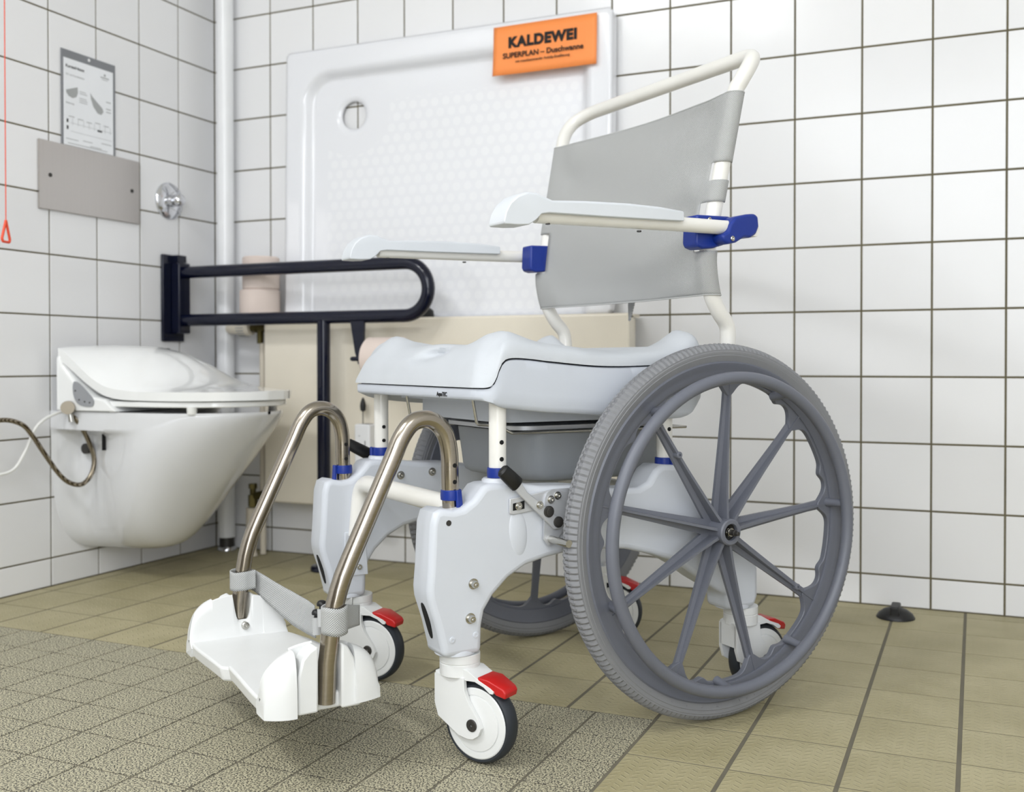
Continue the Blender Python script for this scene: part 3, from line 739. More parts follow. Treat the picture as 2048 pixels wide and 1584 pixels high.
# --- seat pan and cushion
SW = .2355; XF, XB = .4110, -.006
def outer(phi):
    # rounded rectangle boundary by arc fraction
    pass
def rrect(x0, x1, hw, rad, n=14, m=70):
    pts = []
    cs = [((x1-rad), hw-rad, 0), ((x0+rad), hw-rad, 90), ((x0+rad), -hw+rad, 180), ((x1-rad), -hw+rad, 270)]
    for i, (cx, cy, a0) in enumerate(cs):
        for k in range(n+1):
            a = radians(a0+90*k/n); pts.append((cx+rad*cos(a), cy+rad*sin(a)))
        nx, ny, na = cs[(i+1) % 4]; b = (nx+rad*cos(radians(na)), ny+rad*sin(radians(na))); a_ = pts[-1]
        for k in range(1, m): pts.append((a_[0]+(b[0]-a_[0])*k/m, a_[1]+(b[1]-a_[1])*k/m))
    return pts
SEAM = [(-.01, .5550), (.123, .5480), (.207, .5475), (.300, .5545), (.335, .5580), (.362, .5585), (.374, .5540), (.381, .5420), (.386, .5280), (.394, .5185), (.412, .5170)]
LOW = [(-.01, .4950), (.010, .4850), (.022, .4720), (.040, .4655), (.1228, .4660), (.2165, .4745), (.300, .4800), (.350, .4850), (.3793, .4890), (.395, .4950), (.405, .4985), (.415, .4990)]
def seam(x): return sinterp(x, SEAM)
def low(x): return sinterp(x, LOW)
RING = rrect(XB, XF, SW, .030)
bm = bmesh.new()
specs = [(1.0, .000), (.985, .0), (.5, -.0), (.0, 0)]
n = len(RING); cx, cy = (XF+XB)/2, 0
def inset(p, d):
    x, y = p; return (cx+(x-cx)*(1-d/((XF-XB)/2)), y*(1-d/SW))
rows = []
for f, d in ((1, .004), (.97, .0008), (.80, 0), (.35, 0), (.12, .001), (.03, .004), (0, .009)):
    rows.append([bm.verts.new((*inset(p, d), low(p[0])+(seam(p[0])-.0008-low(p[0]))*f)) for p in RING])
rows.append([bm.verts.new((*inset(p, .05), .497)) for p in RING])
rows.append([bm.verts.new((*inset(p, .12), .497)) for p in RING])
for A, B in zip(rows, rows[1:]):
    for i in range(n): bm.faces.new((A[i], A[(i+1) % n], B[(i+1) % n], B[i]))
pan = finish(bm, 'seat_pan', 'seatpl', chair, angle=50)
pan.modifiers.new('solid', 'SOLIDIFY').thickness = .003
def ztop(x, y):
    ay = abs(y)
    z = .5790
    z += .0185*exp(-((x-.352)/.040)**2-((ay-.180)/.055)**2)            # thigh lobes
    z += .0075*exp(-((ay-.205)/.04)**2)*sinterp(x, [(0, .3), (.08, .9), (.18, .75), (.31, .55), (.41, .2)])
    z += .0300*exp(-((x-.014)/.034)**2)*min(1, max(.12, (ay-.135)/.05))     # rear humps
    z -= .0130*exp(-((x-.155)/.10)**2)*1.0
    z += .0040*exp(-((x-.350)/.05)**2-(y/.07)**2)
    return z
bm = bmesh.new(); rows = []
D = [0, .0008, .003, .0055, .008, .011, .0145, .018, .022, .027, .033, .040, .049, .060, .076]
for d in D:
    row = []
    for p in RING:
        x, y = inset(p, d); zt = ztop(x, y); zs = seam(p[0]); frontness = max(0, min(1, (p[0]-.375)/.03))*(1-max(0, (abs(p[1])-.215)/.02)*.0)
        e = .040+.022*frontness; t = min(d/e, 1); f = sqrt(max(0, 1-(1-t)**2)) if t < 1 else 1
        f = (1-frontness)*f+frontness*(f**1.25)
        z = zs+(zt-zs)*f+(.0005 if d == 0 else 0)
        bul = .0045*sin(pi*min(t*1.6, 1))*(1-frontness*.5) if d < .02 else 0
        k = 1+bul/SW+.0030*max(0, 1-d/.004)/SW*frontness; X_ = cx+(x-cx)*k; u_ = (y-.025)/.042; v_ = (z-.5660-.004*u_)/.0085
        if p[0] > .36: X_ -= .016*exp(-(u_*u_)**1.5-v_*v_)*1.4
        row.append(bm.verts.new((X_, y*k, z)))
    rows.append(row)
def oval(p, s):
    a = atan2(p[1]/SW, (p[0]-cx)/((XF-XB)/2)); return (.20+.115*s*cos(a), .085*s*sin(a))
for s_, dz in ((1.25, .0), (1.08, -.004), (1.0, -.014), (.98, -.030), (.97, -.060)):
    rows.append([bm.verts.new((*oval(p, s_), ztop(*oval(p, s_))+dz)) for p in RING])
for A, B in zip(rows, rows[1:]):
    for i in range(n): bm.faces.new((A[i], A[(i+1) % n], B[(i+1) % n], B[i]))
cush = finish(bm, 'seat_cushion', 'pu', chair, angle=70)
mt = Matrix.Translation((XF+.0006, .118, .5035)) @ Matrix(((0, 0, 1, 0), (1, 0, 0, 0), (0, 1, 0, 0), (0, 0, 0, 1)))
text_mesh('AquaTEC', .0085, mt, 'ink', pan, 'lettering', bold=.0002)
# commode pan, its lid plate and wire carrier
bm = bmesh.new(); rows = []
R2 = rrect(-.02, .27, .135, .045, 8, 6); c2 = .125
for z, k in ((.4440, 1.03), (.4440, 1.0), (.4370, .995), (.4000, .965), (.3790, .950), (.3690, .925), (.3650, .88), (.3640, .5)):
    rows.append([bm.verts.new((c2+(x-c2)*k, y*k, z)) for x, y in R2])
for A, B in zip(rows, rows[1:]):
    for i in range(len(R2)): bm.faces.new((A[i], A[(i+1) % len(R2)], B[(i+1) % len(R2)], B[i]))
bm.faces.new(rows[-1]); bm.faces.new(rows[0][::-1])
cp = finish(bm, 'commode_pan', 'pan', chair, angle=40)
bm = bmesh.new(); add_prism(bm, rrect(-.03, .29, .128, .04, 6, 3), .4475, .4540, 'z'); finish(bm, 'pan_lid', 'alu', cp)
bm = bmesh.new()
pr = rrect(-.0, .325, .150, .03, 6, 3)
add_prism(bm, pr, .4620, .5000, 'z'); finish(bm, 'seat_collar', 'seatpl', pan)
wl = bmesh.new()
for sy in (1, -1):
    add_tube(wl, fillet([(.360, .118*sy, .500), (.352, .118*sy, .459), (.325, .128*sy, .4580), (.300, .135*sy, .4450), (-.03, .150*sy, .4450)], .006, 4), .0024, 10)
add_tube(wl, [(-.03, -.150, .4450), (-.03, .150, .4450)], .0024, 10)
finish(wl, 'wire_carrier', 'bolt', chair)
bm = bmesh.new(); add_box(bm, (.350, 0, .4985), (.004, .31, .012)); add_box(bm, (-.030, -.10, .42), (.014, .012, .07)); finish(bm, 'pan_guide', 'seatpl', pan)
# --- back frame
def BX(z): return sinterp(z, [(.500, -.055), (.575, -.0440), (.609, -.0400), (.640, -.0180), (.660, -.0060), (.700, .0035), (.7268, .0045), (.803, -.0085), (.8555, -.0195), (.982, -.0450), (1.0, -.049)])
def BY(z): return interp(z, [(.5, .2360), (.64, .2400), (.98, .2510)])
half = [(.0500, .2080, .5300), (.0100, .2160, .5300), (-.0180, .2240, .5310), (-.0340, .2300, .5380), (-.0420, .2340, .5560), (-.0445, .2365, .585), (-.0410, .2380, .612)]
half += [(BX(z), BY(z), z) for z in (.632, .645, .660, .680, .720, .760, .803, .8555, .92, .982)]
half += [(-.0530, .2565, 1.003), (-.0645, .2600, 1.023), (-.0785, .2550, 1.0405), (-.0910, .2390, 1.0510), (-.0980, .2150, 1.0560), (-.100, .185, 1.0570)]
path = cr(half, 4)+[Vector((-.100, y, 1.0570)) for y in (.12, .06, 0, -.06, -.12)]+cr([(x, -y, z) for x, y, z in half][::-1], 4)
bm = bmesh.new(); add_tube(bm, path, .0128, 26); finish(bm, 'back_frame_tube', 'paint', chair)
bm = bmesh.new(); add_tube(bm, [(.030, -.212, .530), (.030, .212, .530)], .0115, 20)
for sy in (1, -1): add_tube(bm, [(.045, .208*sy, .530), (.10, .205*sy, .515), (.36, .205*sy, .512)], .0105, 16)
finish(bm, 'seat_rail', 'paint', chair)
def tube_hole(): pass
# --- back sling wrapped round the tubes
Zb, Zt = .6600, .9835; NV = 66; r = .0148
us = []
# u coordinate list of (kind, value): wrap angle then span
wrapn = 9; spann = 44
bm = bmesh.new(); uvl = bm.loops.layers.uv.new('UVMap'); grid = []
for j in range(NV+1):
    z = Zb+(Zt-Zb)*j/NV; x0, y0 = BX(z), BY(z)
    h = (z-Zb)/(Zt-Zb)
    row = []; arc = 0
    for sgn in (1,):
        pts = []
        for k in range(wrapn+1):   # from behind the tube, round the outside to the front
            a = radians(200-110-20+ (-160+ 0)*k/wrapn+ 90)   # sweeps 160 -> 0 degrees measured from +x
            pts.append((x0+r*cos(a), y0+r*sin(a)))
        # front tangent point is (x0+r, y0)
        span = []
        for k in range(1, spann):
            t = k/spann; y = y0*(1-2*t); sagd = .020*sin(pi*t)**.8*(1+.25*sin(h*9))
            wr = .0050*sin(h*24+t*7.0)*exp(-((t-.06)/.20)**2)+.0045*sin(h*20+2)*exp(-((1-t)/.18)**2)+.0032*sin(h*13-t*5)
            wr *= min(1, max(0, (min(t, 1-t)-.055)/.06))
            xx = x0+r-sagd+wr
            span.append((xx, y))
        back = [(x, -y) for x, y in pts][::-1]
        allp = pts+span+back
    zz0 = z+.0
    for (x, y) in allp:
        # lower hem bows, wrinkles toward cutouts
        row.append((x, y, z+.006*(1-h)*(1-abs(y)/y0)*0))
    grid.append(row)
cutA = lambda z: .842 < z < .870
cutB = lambda z: .7280 < z < .8070
NU = len(grid[0]); V = [[bm.verts.new(p) for p in row] for row in grid]
wcum = [0]
for i in range(1, NU): wcum.append(wcum[-1]+sqrt((grid[30][i][0]-grid[30][i-1][0])**2+(grid[30][i][1]-grid[30][i-1][1])**2))
for j in range(NV):
    zc = Zb+(Zt-Zb)*(j+.5)/NV
    for i in range(NU-1):
        edge = min(i, NU-2-i)
        if (cutA(zc) and edge <= wrapn+0) or (cutB(zc) and edge <= wrapn+1): continue
        f = bm.faces.new((V[j][i], V[j][i+1], V[j+1][i+1], V[j+1][i]))
        for lp, (jj, ii) in zip(f.loops, ((j, i), (j, i+1), (j+1, i+1), (j+1, i))): lp[uvl].uv = (wcum[ii]*400, (Zt-Zb)*jj/NV*400)
for v in [v for v in bm.verts if not v.link_faces]: bm.verts.remove(v)
sl = finish(bm, 'back_sling', 'mesh', chair, angle=80); sm = sl.modifiers.new('solid', 'SOLIDIFY'); sm.thickness = .0014; sm.offset = 0
bm = bmesh.new()
for z in (Zb, Zt):
    x0, y0 = BX(z), BY(z); add_tube(bm, [(p[0]+.0002, p[1], z) for p in (grid[0] if z == Zb else grid[-1])], .0013, 8)
finish(bm, 'hem', 'mesh', sl)
ribbon([(-.070, -.055, .740), (-.073, -.052, .690), (-.066, -.048, .660), (-.058, -.043, .630)], [.016, .018, .018, .004], 'strap_end', sl, wdir=[(0, 1, 0)]*4)
# --- arm rests
def armrest(s):
    y = .2755
    bm = bmesh.new(); add_tube(bm, [(-.0520, .268, .7660), (.0, .270, .7640), (.10, y, .7620), (.345, .2735, .7570)], .0112, 24)
    tb = finish(bm, 'arm_tube', 'paint', chair, s=s)
    ol = [(.0970, .7795), (.0965, .7640), (.1500, .7625), (.2500, .7600), (.3360, .7585), (.3480, .7560), (.3570, .7470), (.3680, .7400), (.3860, .7385), (.4060, .7385), (.4075, .7420), (.4040, .7550), (.3970, .7680), (.3850, .7790), (.3700, .7850), (.3550, .7850), (.3430, .7805), (.3300, .7765), (.2800, .7800), (.2000, .7830), (.1400, .7825)]
    bm = bmesh.new(); yc = .2745; K = [(-.0215, .80), (-.0195, .95), (-.014, 1), (.014, 1), (.0195, .95), (.0215, .80)]
    secs = []
    for dy, k in K:
        secs.append([bm.verts.new((x, yc+dy, (z-.7600)*(.35+.65*k if z > .7655 else 1)+.7600 if x > .3 or True else z)) for x, z in ol])
    for P, Q in zip(secs, secs[1:]):
        for i in range(len(ol)): bm.faces.new((P[i], P[(i+1) % len(ol)], Q[(i+1) % len(ol)], Q[i]))
    bm.faces.new(secs[0][::-1]); bm.faces.new(secs[-1])
    p = finish(bm, 'arm_pad', 'armpad', chair, s=s, angle=40); bevel_mod(p, .0015, 2, 35)
    for x in (.325, .165):
        bm = bmesh.new(); add_lathe(bm, [(.0035, .7475), (.0035, .7455), (.0015, .7450)], (x, y-.001, 0), 'z', 12); finish(bm, 'screw', 'dbolt', tb, s=s)
    # blue hinge: collar round the back tube and swivel head
    bm = bmesh.new()
    add_prism(bm, [(.0420, .7820), (.0100, .7830), (-.0250, .7840), (-.0330, .7780), (-.0330, .7640), (-.0300, .7510), (-.0130, .7380), (.0080, .7320), (.0300, .7300), (.0410, .7330), (.0440, .7400)], .228, .262)
    hg = finish(bm, 'arm_hinge', 'blue', chair, s=s); bevel_mod(hg, .003, 2, 30)
    bm = bmesh.new()
    add_prism(bm, [(-.0150, .7800), (-.0400, .7860), (-.0560, .7880), (-.0640, .7840), (-.0660, .7680), (-.0600, .7560), (-.0480, .7490), (-.0340, .7490), (-.0180, .7400), (.0000, .7360), (.0100, .7420), (.0120, .7500), (.0000, .7560), (-.0040, .7660)], .2500, .2860)
    h2 = finish(bm, 'swivel_head', 'blue', hg, s=s); bevel_mod(h2, .005, 3, 30)
    for x, z, yy, rr in ((.0180, .7760, .2622, .0036), (-.0080, .7455, .2862, .0042)):
        bolt(hg, (x, yy, z), s, rr, .0022, 'screw', washer=False)
    bm = bmesh.new(); add_lathe(bm, [(.0105, .255), (.0105, .281), (.0095, .2825)], (-.0600, 0, .7620), 'y', 20); finish(bm, 'pivot_cap', 'paint', hg, s=s)
armrest(1); armrest(-1)
bm = bmesh.new(); z = .8170; add_tube(bm, [(BX(z)+.011, BY(z)+.0055, z), (BX(z)+.0118, BY(z)+.0062, z)], .0032, 12); finish(bm, 'adjust_hole', 'hole', chair)
# ------------------------------------------------------------------ toilet with shower seat
TY = -.425
toilet = thing('wall_hung_toilet', 'white ceramic wall-hung toilet under a glossy closed lid', 'toilet', (0, TY, 0))
def rimw(x):   # half width of rim plan by distance from wall
    if x < .28: return .178+.004*sin(x/.28*pi/2)
    t = min(1, (x-.28)/.245); return .182*sqrt(max(0, 1-t**2.3))
def keel(x): return sinterp(x, [(0, .074), (.10, .075), (.18, .080), (.235, .092), (.28, .130), (.33, .188), (.40, .266), (.455, .332), (.495, .382), (.525, .427)])
bm = bmesh.new(); rows = []; NX_ = 60; K = 30
xs = [.5249*(1-(1-i/NX_)**1.6) for i in range(NX_+1)]
for x in xs:
    w_ = rimw(x); zk = keel(x); row = []
    wb = w_*sinterp(x, [(0, .99), (.012, .95), (.04, .70), (.10, .70), (.16, .84), (.24, .955), (.32, 1.0), (.562, 1.0)])
    p_ = sinterp(x, [(0, 2.9), (.05, 2.8), (.15, 2.5), (.3, 1.95), (.40, 1.75), (.562, 1.7)]); ah = sinterp(x, [(0, .060), (.25, .060), (.33, .040), (.42, .010), (.6, .004)])
    row.append((w_, .434)); row.append((w_*1.0, .434-ah*.1)); row.append((w_, .434-ah*.63))
    row.append((w_*.997, .434-ah*.73)); row.append((wb+(w_-wb)*.35, .434-ah*.84)); row.append((wb, .434-ah))
    H = .434-ah-zk
    for k in range(1, 13):
        a = pi/2*k/12; yy = wb*cos(a)**(2/p_); zz = .434-ah-max(H, .002)*sin(a)**(2/p_)
        row.append((yy, zz))
    full = [(a, b) for a, b in row]+[(-a, b) for a, b in row[-2::-1]]
    rows.append([bm.verts.new((x, a, min(b, .434))) for a, b in full])
for A, B in zip(rows, rows[1:]):
    for k in range(len(A)-1): bm.faces.new((A[k], A[k+1], B[k+1], B[k]))
    bm.faces.new((A[-1], A[0], B[0], B[-1]))
bm.faces.new(rows[0])
finish(bm, 'bowl', 'ceramic', toilet, angle=60)
bm = bmesh.new()
for x in (.075,):
    add_lathe(bm, [(.013, -.128), (.013, -.141), (.010, -.142)], (x, 0, .340), 'y', 20)
finish(bm, 'fixing_cap', 'dbolt', toilet)
bm = bmesh.new(); add_box(bm, (.150, -.142, .362), (.005, .03, .045)); finish(bm, 'slot', 'hole', toilet)
# seat unit rear housing
bm = bmesh.new()
prof = [(.034, .436), (.034, .577), (.044, .578), (.050, .556), (.100, .503), (.150, .472), (.190, .466), (.225, .436)]
secs = []
for yy, k in ((-.190, .90), (-.184, .98), (-.165, 1), (.165, 1), (.184, .98), (.190, .90)):
    secs.append([bm.verts.new((x, yy, .436+(z-.436)*k)) for x, z in prof])
for P, Q in zip(secs, secs[1:]):
    for i in range(len(prof)): bm.faces.new((P[i], P[(i+1) % len(prof)], Q[(i+1) % len(prof)], Q[i]))
bm.faces.new(secs[0][::-1]); bm.faces.new(secs[-1])
hs = finish(bm, 'seat_housing', 'lid', toilet, angle=30); bevel_mod(hs, .006, 3, 30)
bm = bmesh.new(); add_prism(bm, smooth_outline([(.0900, .500), (.0930, .470), (.110, .449), (.152, .445), (.1600, .456), (.1560, .467), (.100, .512)], 2), -.1925, -.189)
pn = finish(bm, 'control_panel', 'panel', toilet)
bm = bmesh.new()
for x, z in ((.100, .485), (.112, .463), (.130, .459), (.146, .457)): add_lathe(bm, [(.0022, -.1925), (.0022, -.1931)], (x, 0, z), 'y', 10)
finish(bm, 'button', 'dbolt', pn)
# seat ring with rubber feet
def dring(x0, x1, wd, n=60):
    pts = []
    for k in range(n+1):
        a = -pi/2+pi*k/n; xx = .28+(x1-.28)*cos(a)**(2/2.3) if cos(a) > 0 else .28; pts.append((xx, wd*(1 if sin(a) >= 0 else -1)*abs(sin(a))**(2/2.3)))
    return [(x0, -wd)]+pts+[(x0, wd)]
bm = bmesh.new(); add_prism(bm, dring(.13, .532, .180), .4475, .4610, 'z'); bevel_mod(finish(bm, 'seat_ring', 'lid', toilet), .003, 3, 40)
bm = bmesh.new()
for x, y in ((.20, -.168), (.20, .168), (.42, -.150), (.42, .150)): add_lathe(bm, [(.011, .432), (.0125, .449)], (x, y, 0), 'z', 14)
finish(bm, 'buffer', 'cable', toilet)
# lid
def lidh(x, y):
    w_ = lidw(x); t = min(abs(y)/max(w_, 1e-4), 1)
    zc = sinterp(x, [(.0, .592), (.05, .598), (.15, .594), (.22, .580), (.28, .553), (.34, .518), (.39, .498), (.45, .489), (.50, .4865), (.60, .485)])
    ze = sinterp(x, [(.0, .594), (.045, .586), (.085, .560), (.14, .520), (.19, .496), (.26, .4860), (.35, .4840), (.60, .4840)])
    return ze+(zc-ze)*(1-t**2.4)
def lidw(x):
    if x < .28: return .188
    t = min(1, (x-.28)/.268); return .186*sqrt(max(0, 1-t**2.6))
bm = bmesh.new(); rows = []; NL = 70
for i in range(NL+1):
    x = .038+(.5455-.038)*(1-(1-i/NL)**1.5); w_ = max(lidw(x), .004)
    ys = [w_*sin(pi/2*(k/16-1)) for k in range(33)]
    top = [(x, y, lidh(x, y)) for y in ys]; e = .0035
    bot = [(x, y*.99, sinterp(x, [(.0, .576), (.03, .566), (.08, .535), (.14, .496), (.19, .4730), (.26, .4640), (.6, .4635)])) for y in ys[::-1]]
    rows.append([bm.verts.new(p) for p in top+bot])
for A, B in zip(rows, rows[1:]):
    for k in range(len(A)): bm.faces.new((A[k], A[(k+1) % len(A)], B[(k+1) % len(A)], B[k]))
bm.faces.new(rows[0][::-1]); bm.faces.new(rows[-1])
lid = finish(bm, 'lid', 'lid', toilet, angle=40); bevel_mod(lid, .004, 3, 40)
bm = bmesh.new(); add_box(bm, (.130, .075, lidh(.13, .075)+.001), (.008, .028, .003)); finish(bm, 'sensor_mark', 'ink', lid, smooth=False)
M['brushed'] = mat('tarnished_nickel', srgb(150, 142, 128), .35, metal=1)
# T-valve, hose and cable
bm = bmesh.new(); add_tube(bm, [(.066, -.600, .4445), (.092, -.634, .4445)], .0160, 28); add_tube(bm, [(.080, -.59, .4445), (.080, -.62, .4445)], .008, 16)
tv = finish(bm, 'hose_valve', 'brushed', None)
tag(tv, 'round chrome hose connector at the near rear corner of the toilet seat', 'valve')
bm = bmesh.new(); add_tube(bm, [(.087, -.622, .432), (.090, -.620, .410)], [.0055, .0068], 16); finish(bm, 'hose_nut', 'bolt', tv)
HP = [(.087, -.620, .428), (.092, -.600, .405), (.094, -.575, .365), (.096, -.558, .318), (.096, -.565, .280), (.092, -.590, .256), (.086, -.622, .262), (.080, -.648, .285), (.074, -.680, .330), (.070, -.716, .382), (.070, -.745, .410), (.060, -.785, .422), (.040, -.83, .412), (.004, -.86, .400)]
def braid():
    t = NT('braided_steel'); b = t.b; b.inputs['Metallic'].default_value = 1; b.inputs['Roughness'].default_value = .35
    wv = t.node('ShaderNodeTexWave'); wv.inputs['Scale'].default_value = 120; wv.inputs['Distortion'].default_value = 2; t.link(t.coord(), wv.inputs[0])
    t.link(t.ramp(wv.outputs['Fac'], [(.2, srgb(84, 74, 60)), (.8, srgb(176, 166, 148))]), b.inputs['Base Color']); return t.m
M['braid'] = braid()
bm = bmesh.new(); add_tube(bm, cr(HP, 8), .0056, 14)
tag(finish(bm, 'braided_hose', 'braid', None, angle=80), 'braided steel water hose looping down beside the toilet', 'hose')
bm = bmesh.new(); add_tube(bm, cr([(.058, -.612, .436), (.055, -.640, .428), (.052, -.668, .416), (.050, -.692, .394), (.050, -.718, .345), (.050, -.750, .306), (.045, -.79, .296), (.02, -.84, .290), (.002, -.88, .285)], 8), .0036, 12)
tag(finish(bm, 'power_cable', 'cable', None, angle=80), 'thin white cable hanging in a curve at the left of the toilet', 'cable')
# ------------------------------------------------------------------ left wall fittings
# steel cover plate
bm = bmesh.new(); add_box(bm, (.004, -.4735, 1.0133), (.006, .327, .169))
pl = finish(bm, 'steel_cover_plate', 'plate', None, smooth=False); bevel_mod(pl, .0012, 2)
tag(pl, 'blank brushed steel cover plate on the tiles above the toilet', 'plate')
for y, z in ((-.6045, 1.014), (-.3375, 1.015)):
    bm = bmesh.new(); add_lathe(bm, [(.0055, .0068), (.0052, .0082), (.002, .0084), (.002, .0074)], (0, y, z), 'x', 16); finish(bm, 'screw', 'dbolt', pl)
# info sheet on grey backing
bd = thing('information_board', 'white instruction sheet on grey backing standing on the steel plate', 'notice', (.0012, 0, 0))
bm = bmesh.new(); add_box(bm, (.0012, -.4790, 1.2175), (.0024, .1745, .239)); finish(bm, 'backing', 'cliprim', bd, smooth=False)
bm = bmesh.new(); add_box(bm, (.0028, -.4800, 1.2075), (.0010, .160, .217)); finish(bm, 'sheet', 'sheet', bd, smooth=False)
bm = bmesh.new(); add_lathe(bm, [(.004, .0024), (.004, .0028), (.001, .0028)], (0, -.4790, 1.3285), 'x', 14); finish(bm, 'hang_hole', 'wtile', bd)
ML = Matrix(((0, 0, 1, 0), (1, 0, 0, 0), (0, 1, 0, 0), (0, 0, 0, 1)))
def wtext(body, size, y, z, m, bold=0): text_mesh(body, size, Matrix.Translation((.0034, y, z)) @ ML, m, bd, 'lettering', bold, 'LEFT', .0001)
wtext('Kurzanleitung', .0105, -.554, 1.2935, 'ink', .0003)
wtext('WC mit Duschfunktion', .0062, -.554, 1.2740, 'greyink', .0001)
wtext('Bedienung', .0062, -.554, 1.2030, 'greyink', .0001)
bm = bmesh.new()
def wstrip(y0, y1, z, h): add_box(bm, (.0035, (y0+y1)/2, z), (.0003, y1-y0, h))
rr = random.Random(3)
for z in (1.2410, 1.2360, 1.2240, 1.2190, 1.2140): wstrip(-.511, -.511+.018+rr.random()*.012, z, .0016)
for z in (1.234, 1.216, 1.208): wstrip(-.424, -.408, z, .0022)
for k in range(5): wstrip(-.545+.028*k, -.545+.028*k+.018, 1.1720-.002*(k % 3), .0018)
for z in (1.1560, 1.1350): wstrip(-.540, -.405, z, .0007)
for k in range(8): add_box(bm, (.0035, -.533+.0175*k, 1.160), (.0003, .0006, .018))
for y0, y1, z in ((-.554, -.515, 1.1150), (-.500, -.470, 1.1180), (-.478, -.440, 1.1080), (-.548, -.420, 1.1045), (-.440, -.406, 1.1230)): wstrip(y0, y1, z, .0016)
finish(bm, 'printed_lines', 'greyink', bd, smooth=False)
bm = bmesh.new()
for y, z, h in ((-.5490, 1.1600, .009), (-.5490, 1.1430, .009)): add_box(bm, (.0036, y, z), (.0003, .005, h))
wstrip(-.4530, -.4380, 1.1530, .0040)
finish(bm, 'printed_marks', 'ink', bd, smooth=False)
for pts in ([(-.553, 1.236), (-.517, 1.250), (-.516, 1.236), (-.521, 1.224), (-.533, 1.219), (-.545, 1.222), (-.552, 1.229)], [(-.476, 1.246), (-.470, 1.238), (-.452, 1.225), (-.437, 1.215), (-.433, 1.206), (-.440, 1.197), (-.452, 1.198), (-.466, 1.212), (-.474, 1.230)]):
    bm = bmesh.new(); add_prism(bm, pts, .0033, .0036, 'x'); finish(bm, 'printed_drawing', 'greyink', bd, smooth=False)
bm = bmesh.new(); wstrip(-.442, -.414, 1.2950, .0030); wstrip(-.438, -.418, 1.2900, .0015); add_lathe(bm, [(.0035, .0034), (.0035, .0036)], (0, -.4280, 1.3020), 'x', 12); finish(bm, 'printed_emblem', 'greyink', bd, smooth=False)
# concealed stop valve rosette
vl = thing('flush_valve', 'round chrome valve rosette with ball knob on the tiles', 'valve', (0, -.1935, 1.0085))
bm = bmesh.new()
add_lathe(bm, [(.0520, .0), (.0520, .004), (.0495, .0075), (.030, .0125), (.0185, .0140), (.0165, .022), (.0, .022)], (0, 0, 0), 'x', 56)
finish(bm, 'rosette', 'chrome', vl, angle=50)
for k in range(4):
    a = radians(45+90*k); bm = bmesh.new(); add_box(bm, (.0112, .034*cos(a), .034*sin(a)), (.0035, .028, .0032), Matrix.Rotation(a, 4, 'X')); finish(bm, 'rosette_rib', 'alu', vl, smooth=False)
bm = bmesh.new(); add_lathe(bm, [(.0120, .020), (.0125, .026), (.0175, .030), (.0185, .040), (.0150, .048), (.008, .0525), (.0, .0535)], (0, 0, 0), 'x', 30); finish(bm, 'knob', 'chrome', vl, angle=60)
# alarm cord
bm = bmesh.new(); add_tube(bm, [(.100, -.8085, 2.55), (.100, -.8085, .866)], .0012, 8)
cd = finish(bm, 'alarm_pull_cord', 'redcord', None); tag(cd, 'thin red emergency pull cord with a triangular orange handle', 'cord')
bm = bmesh.new()
tri = [(.1000, -.8085, .872), (.1030, -.8215, .830), (.1030, -.8190, .8235), (.0970, -.7975, .8235), (.0970, -.7960, .830)]
add_tube(bm, fillet([Vector(t) for t in tri]+[Vector(tri[0])], .003, 3), .0030, 10); finish(bm, 'handle', 'redcord', cd)
# ------------------------------------------------------------------ support rail
RY = -.1722
rail = thing('support_rail', 'dark navy hinged grab rail with floor leg beside the toilet', 'grab rail', (0, RY, 0))
bm = bmesh.new(); add_box(bm, (.0050, -.0125, .7345), (.0100, .086, .245)); wp = finish(bm, 'wall_plate', 'navy', rail); bevel_mod(wp, .004, 3)
bm = bmesh.new(); add_box(bm, (.024, -.0, .7345), (.030, .046, .20)); add_box(bm, (.020, 0, .846), (.018, .034, .020)); bevel_mod(finish(bm, 'hinge_block', 'navy', wp), .004, 3)
zt, zb_ = .8075, .6725
arc = [(.7560+.0675*sin(pi*k/20), 0, (zt+zb_)/2+.0675*cos(pi*k/20)) for k in range(21)]
bm = bmesh.new(); add_tube(bm, [(.018, 0, zt), (.3, 0, zt)]+arc+[(.3, 0, zb_), (.018, 0, zb_)], .0172, 28); finish(bm, 'rail_loop', 'navy', rail, angle=60)
bm = bmesh.new(); add_tube(bm, [(.507, 0, .664), (.507, 0, .008)], .0175, 28); finish(bm, 'floor_leg', 'navy', rail)
bm = bmesh.new(); add_lathe(bm, [(.036, .0005), (.036, .010), (.033, .014), (.020, .016), (.020, .024), (.0, .024)], (.507, 0, 0), 'z', 36); finish(bm, 'foot', 'navy', rail)
bm = bmesh.new()
add_prism(bm, [(.598, .662), (.640, .662), (.638, .600), (.640, .560), (.634, .548), (.622, .548), (.612, .580)], -.012, -.004)
add_tube(bm, fillet([(.632, -.008, .575), (.640, -.030, .562), (.640, -.072, .562), (.805, -.072, .562)], .010), .006, 14)
finish(bm, 'roll_bracket', 'navy', rail)
def roll(name, c, r, h, axis, label, group=None):
    bm = bmesh.new(); sg = 48
    prof = [(.020, 0), (r-.004, 0), (r, .004), (r, h-.004), (r-.004, h), (.020, h), (.020, 0)]
    add_lathe(bm, prof, c, axis, sg, cap=False); o = finish(bm, name, 'paper', None, angle=40); tag(o, label, 'toilet roll', group)
    b = bmesh.new(); add_lathe(b, [(.0202, .001), (.0202, h-.001)], c, axis, 24, cap=False); finish(b, 'core', 'pipe', o); return o
roll('toilet_roll', (.6950, RY-.0720, .5620), .0540, .100, 'x', 'pale pink toilet roll on the rail bracket, half hidden behind the seat')
roll('toilet_roll', (.2320, -.0860, .6720), .0560, .0860, 'z', 'lower pink toilet roll of the two stacked on the radiator end')
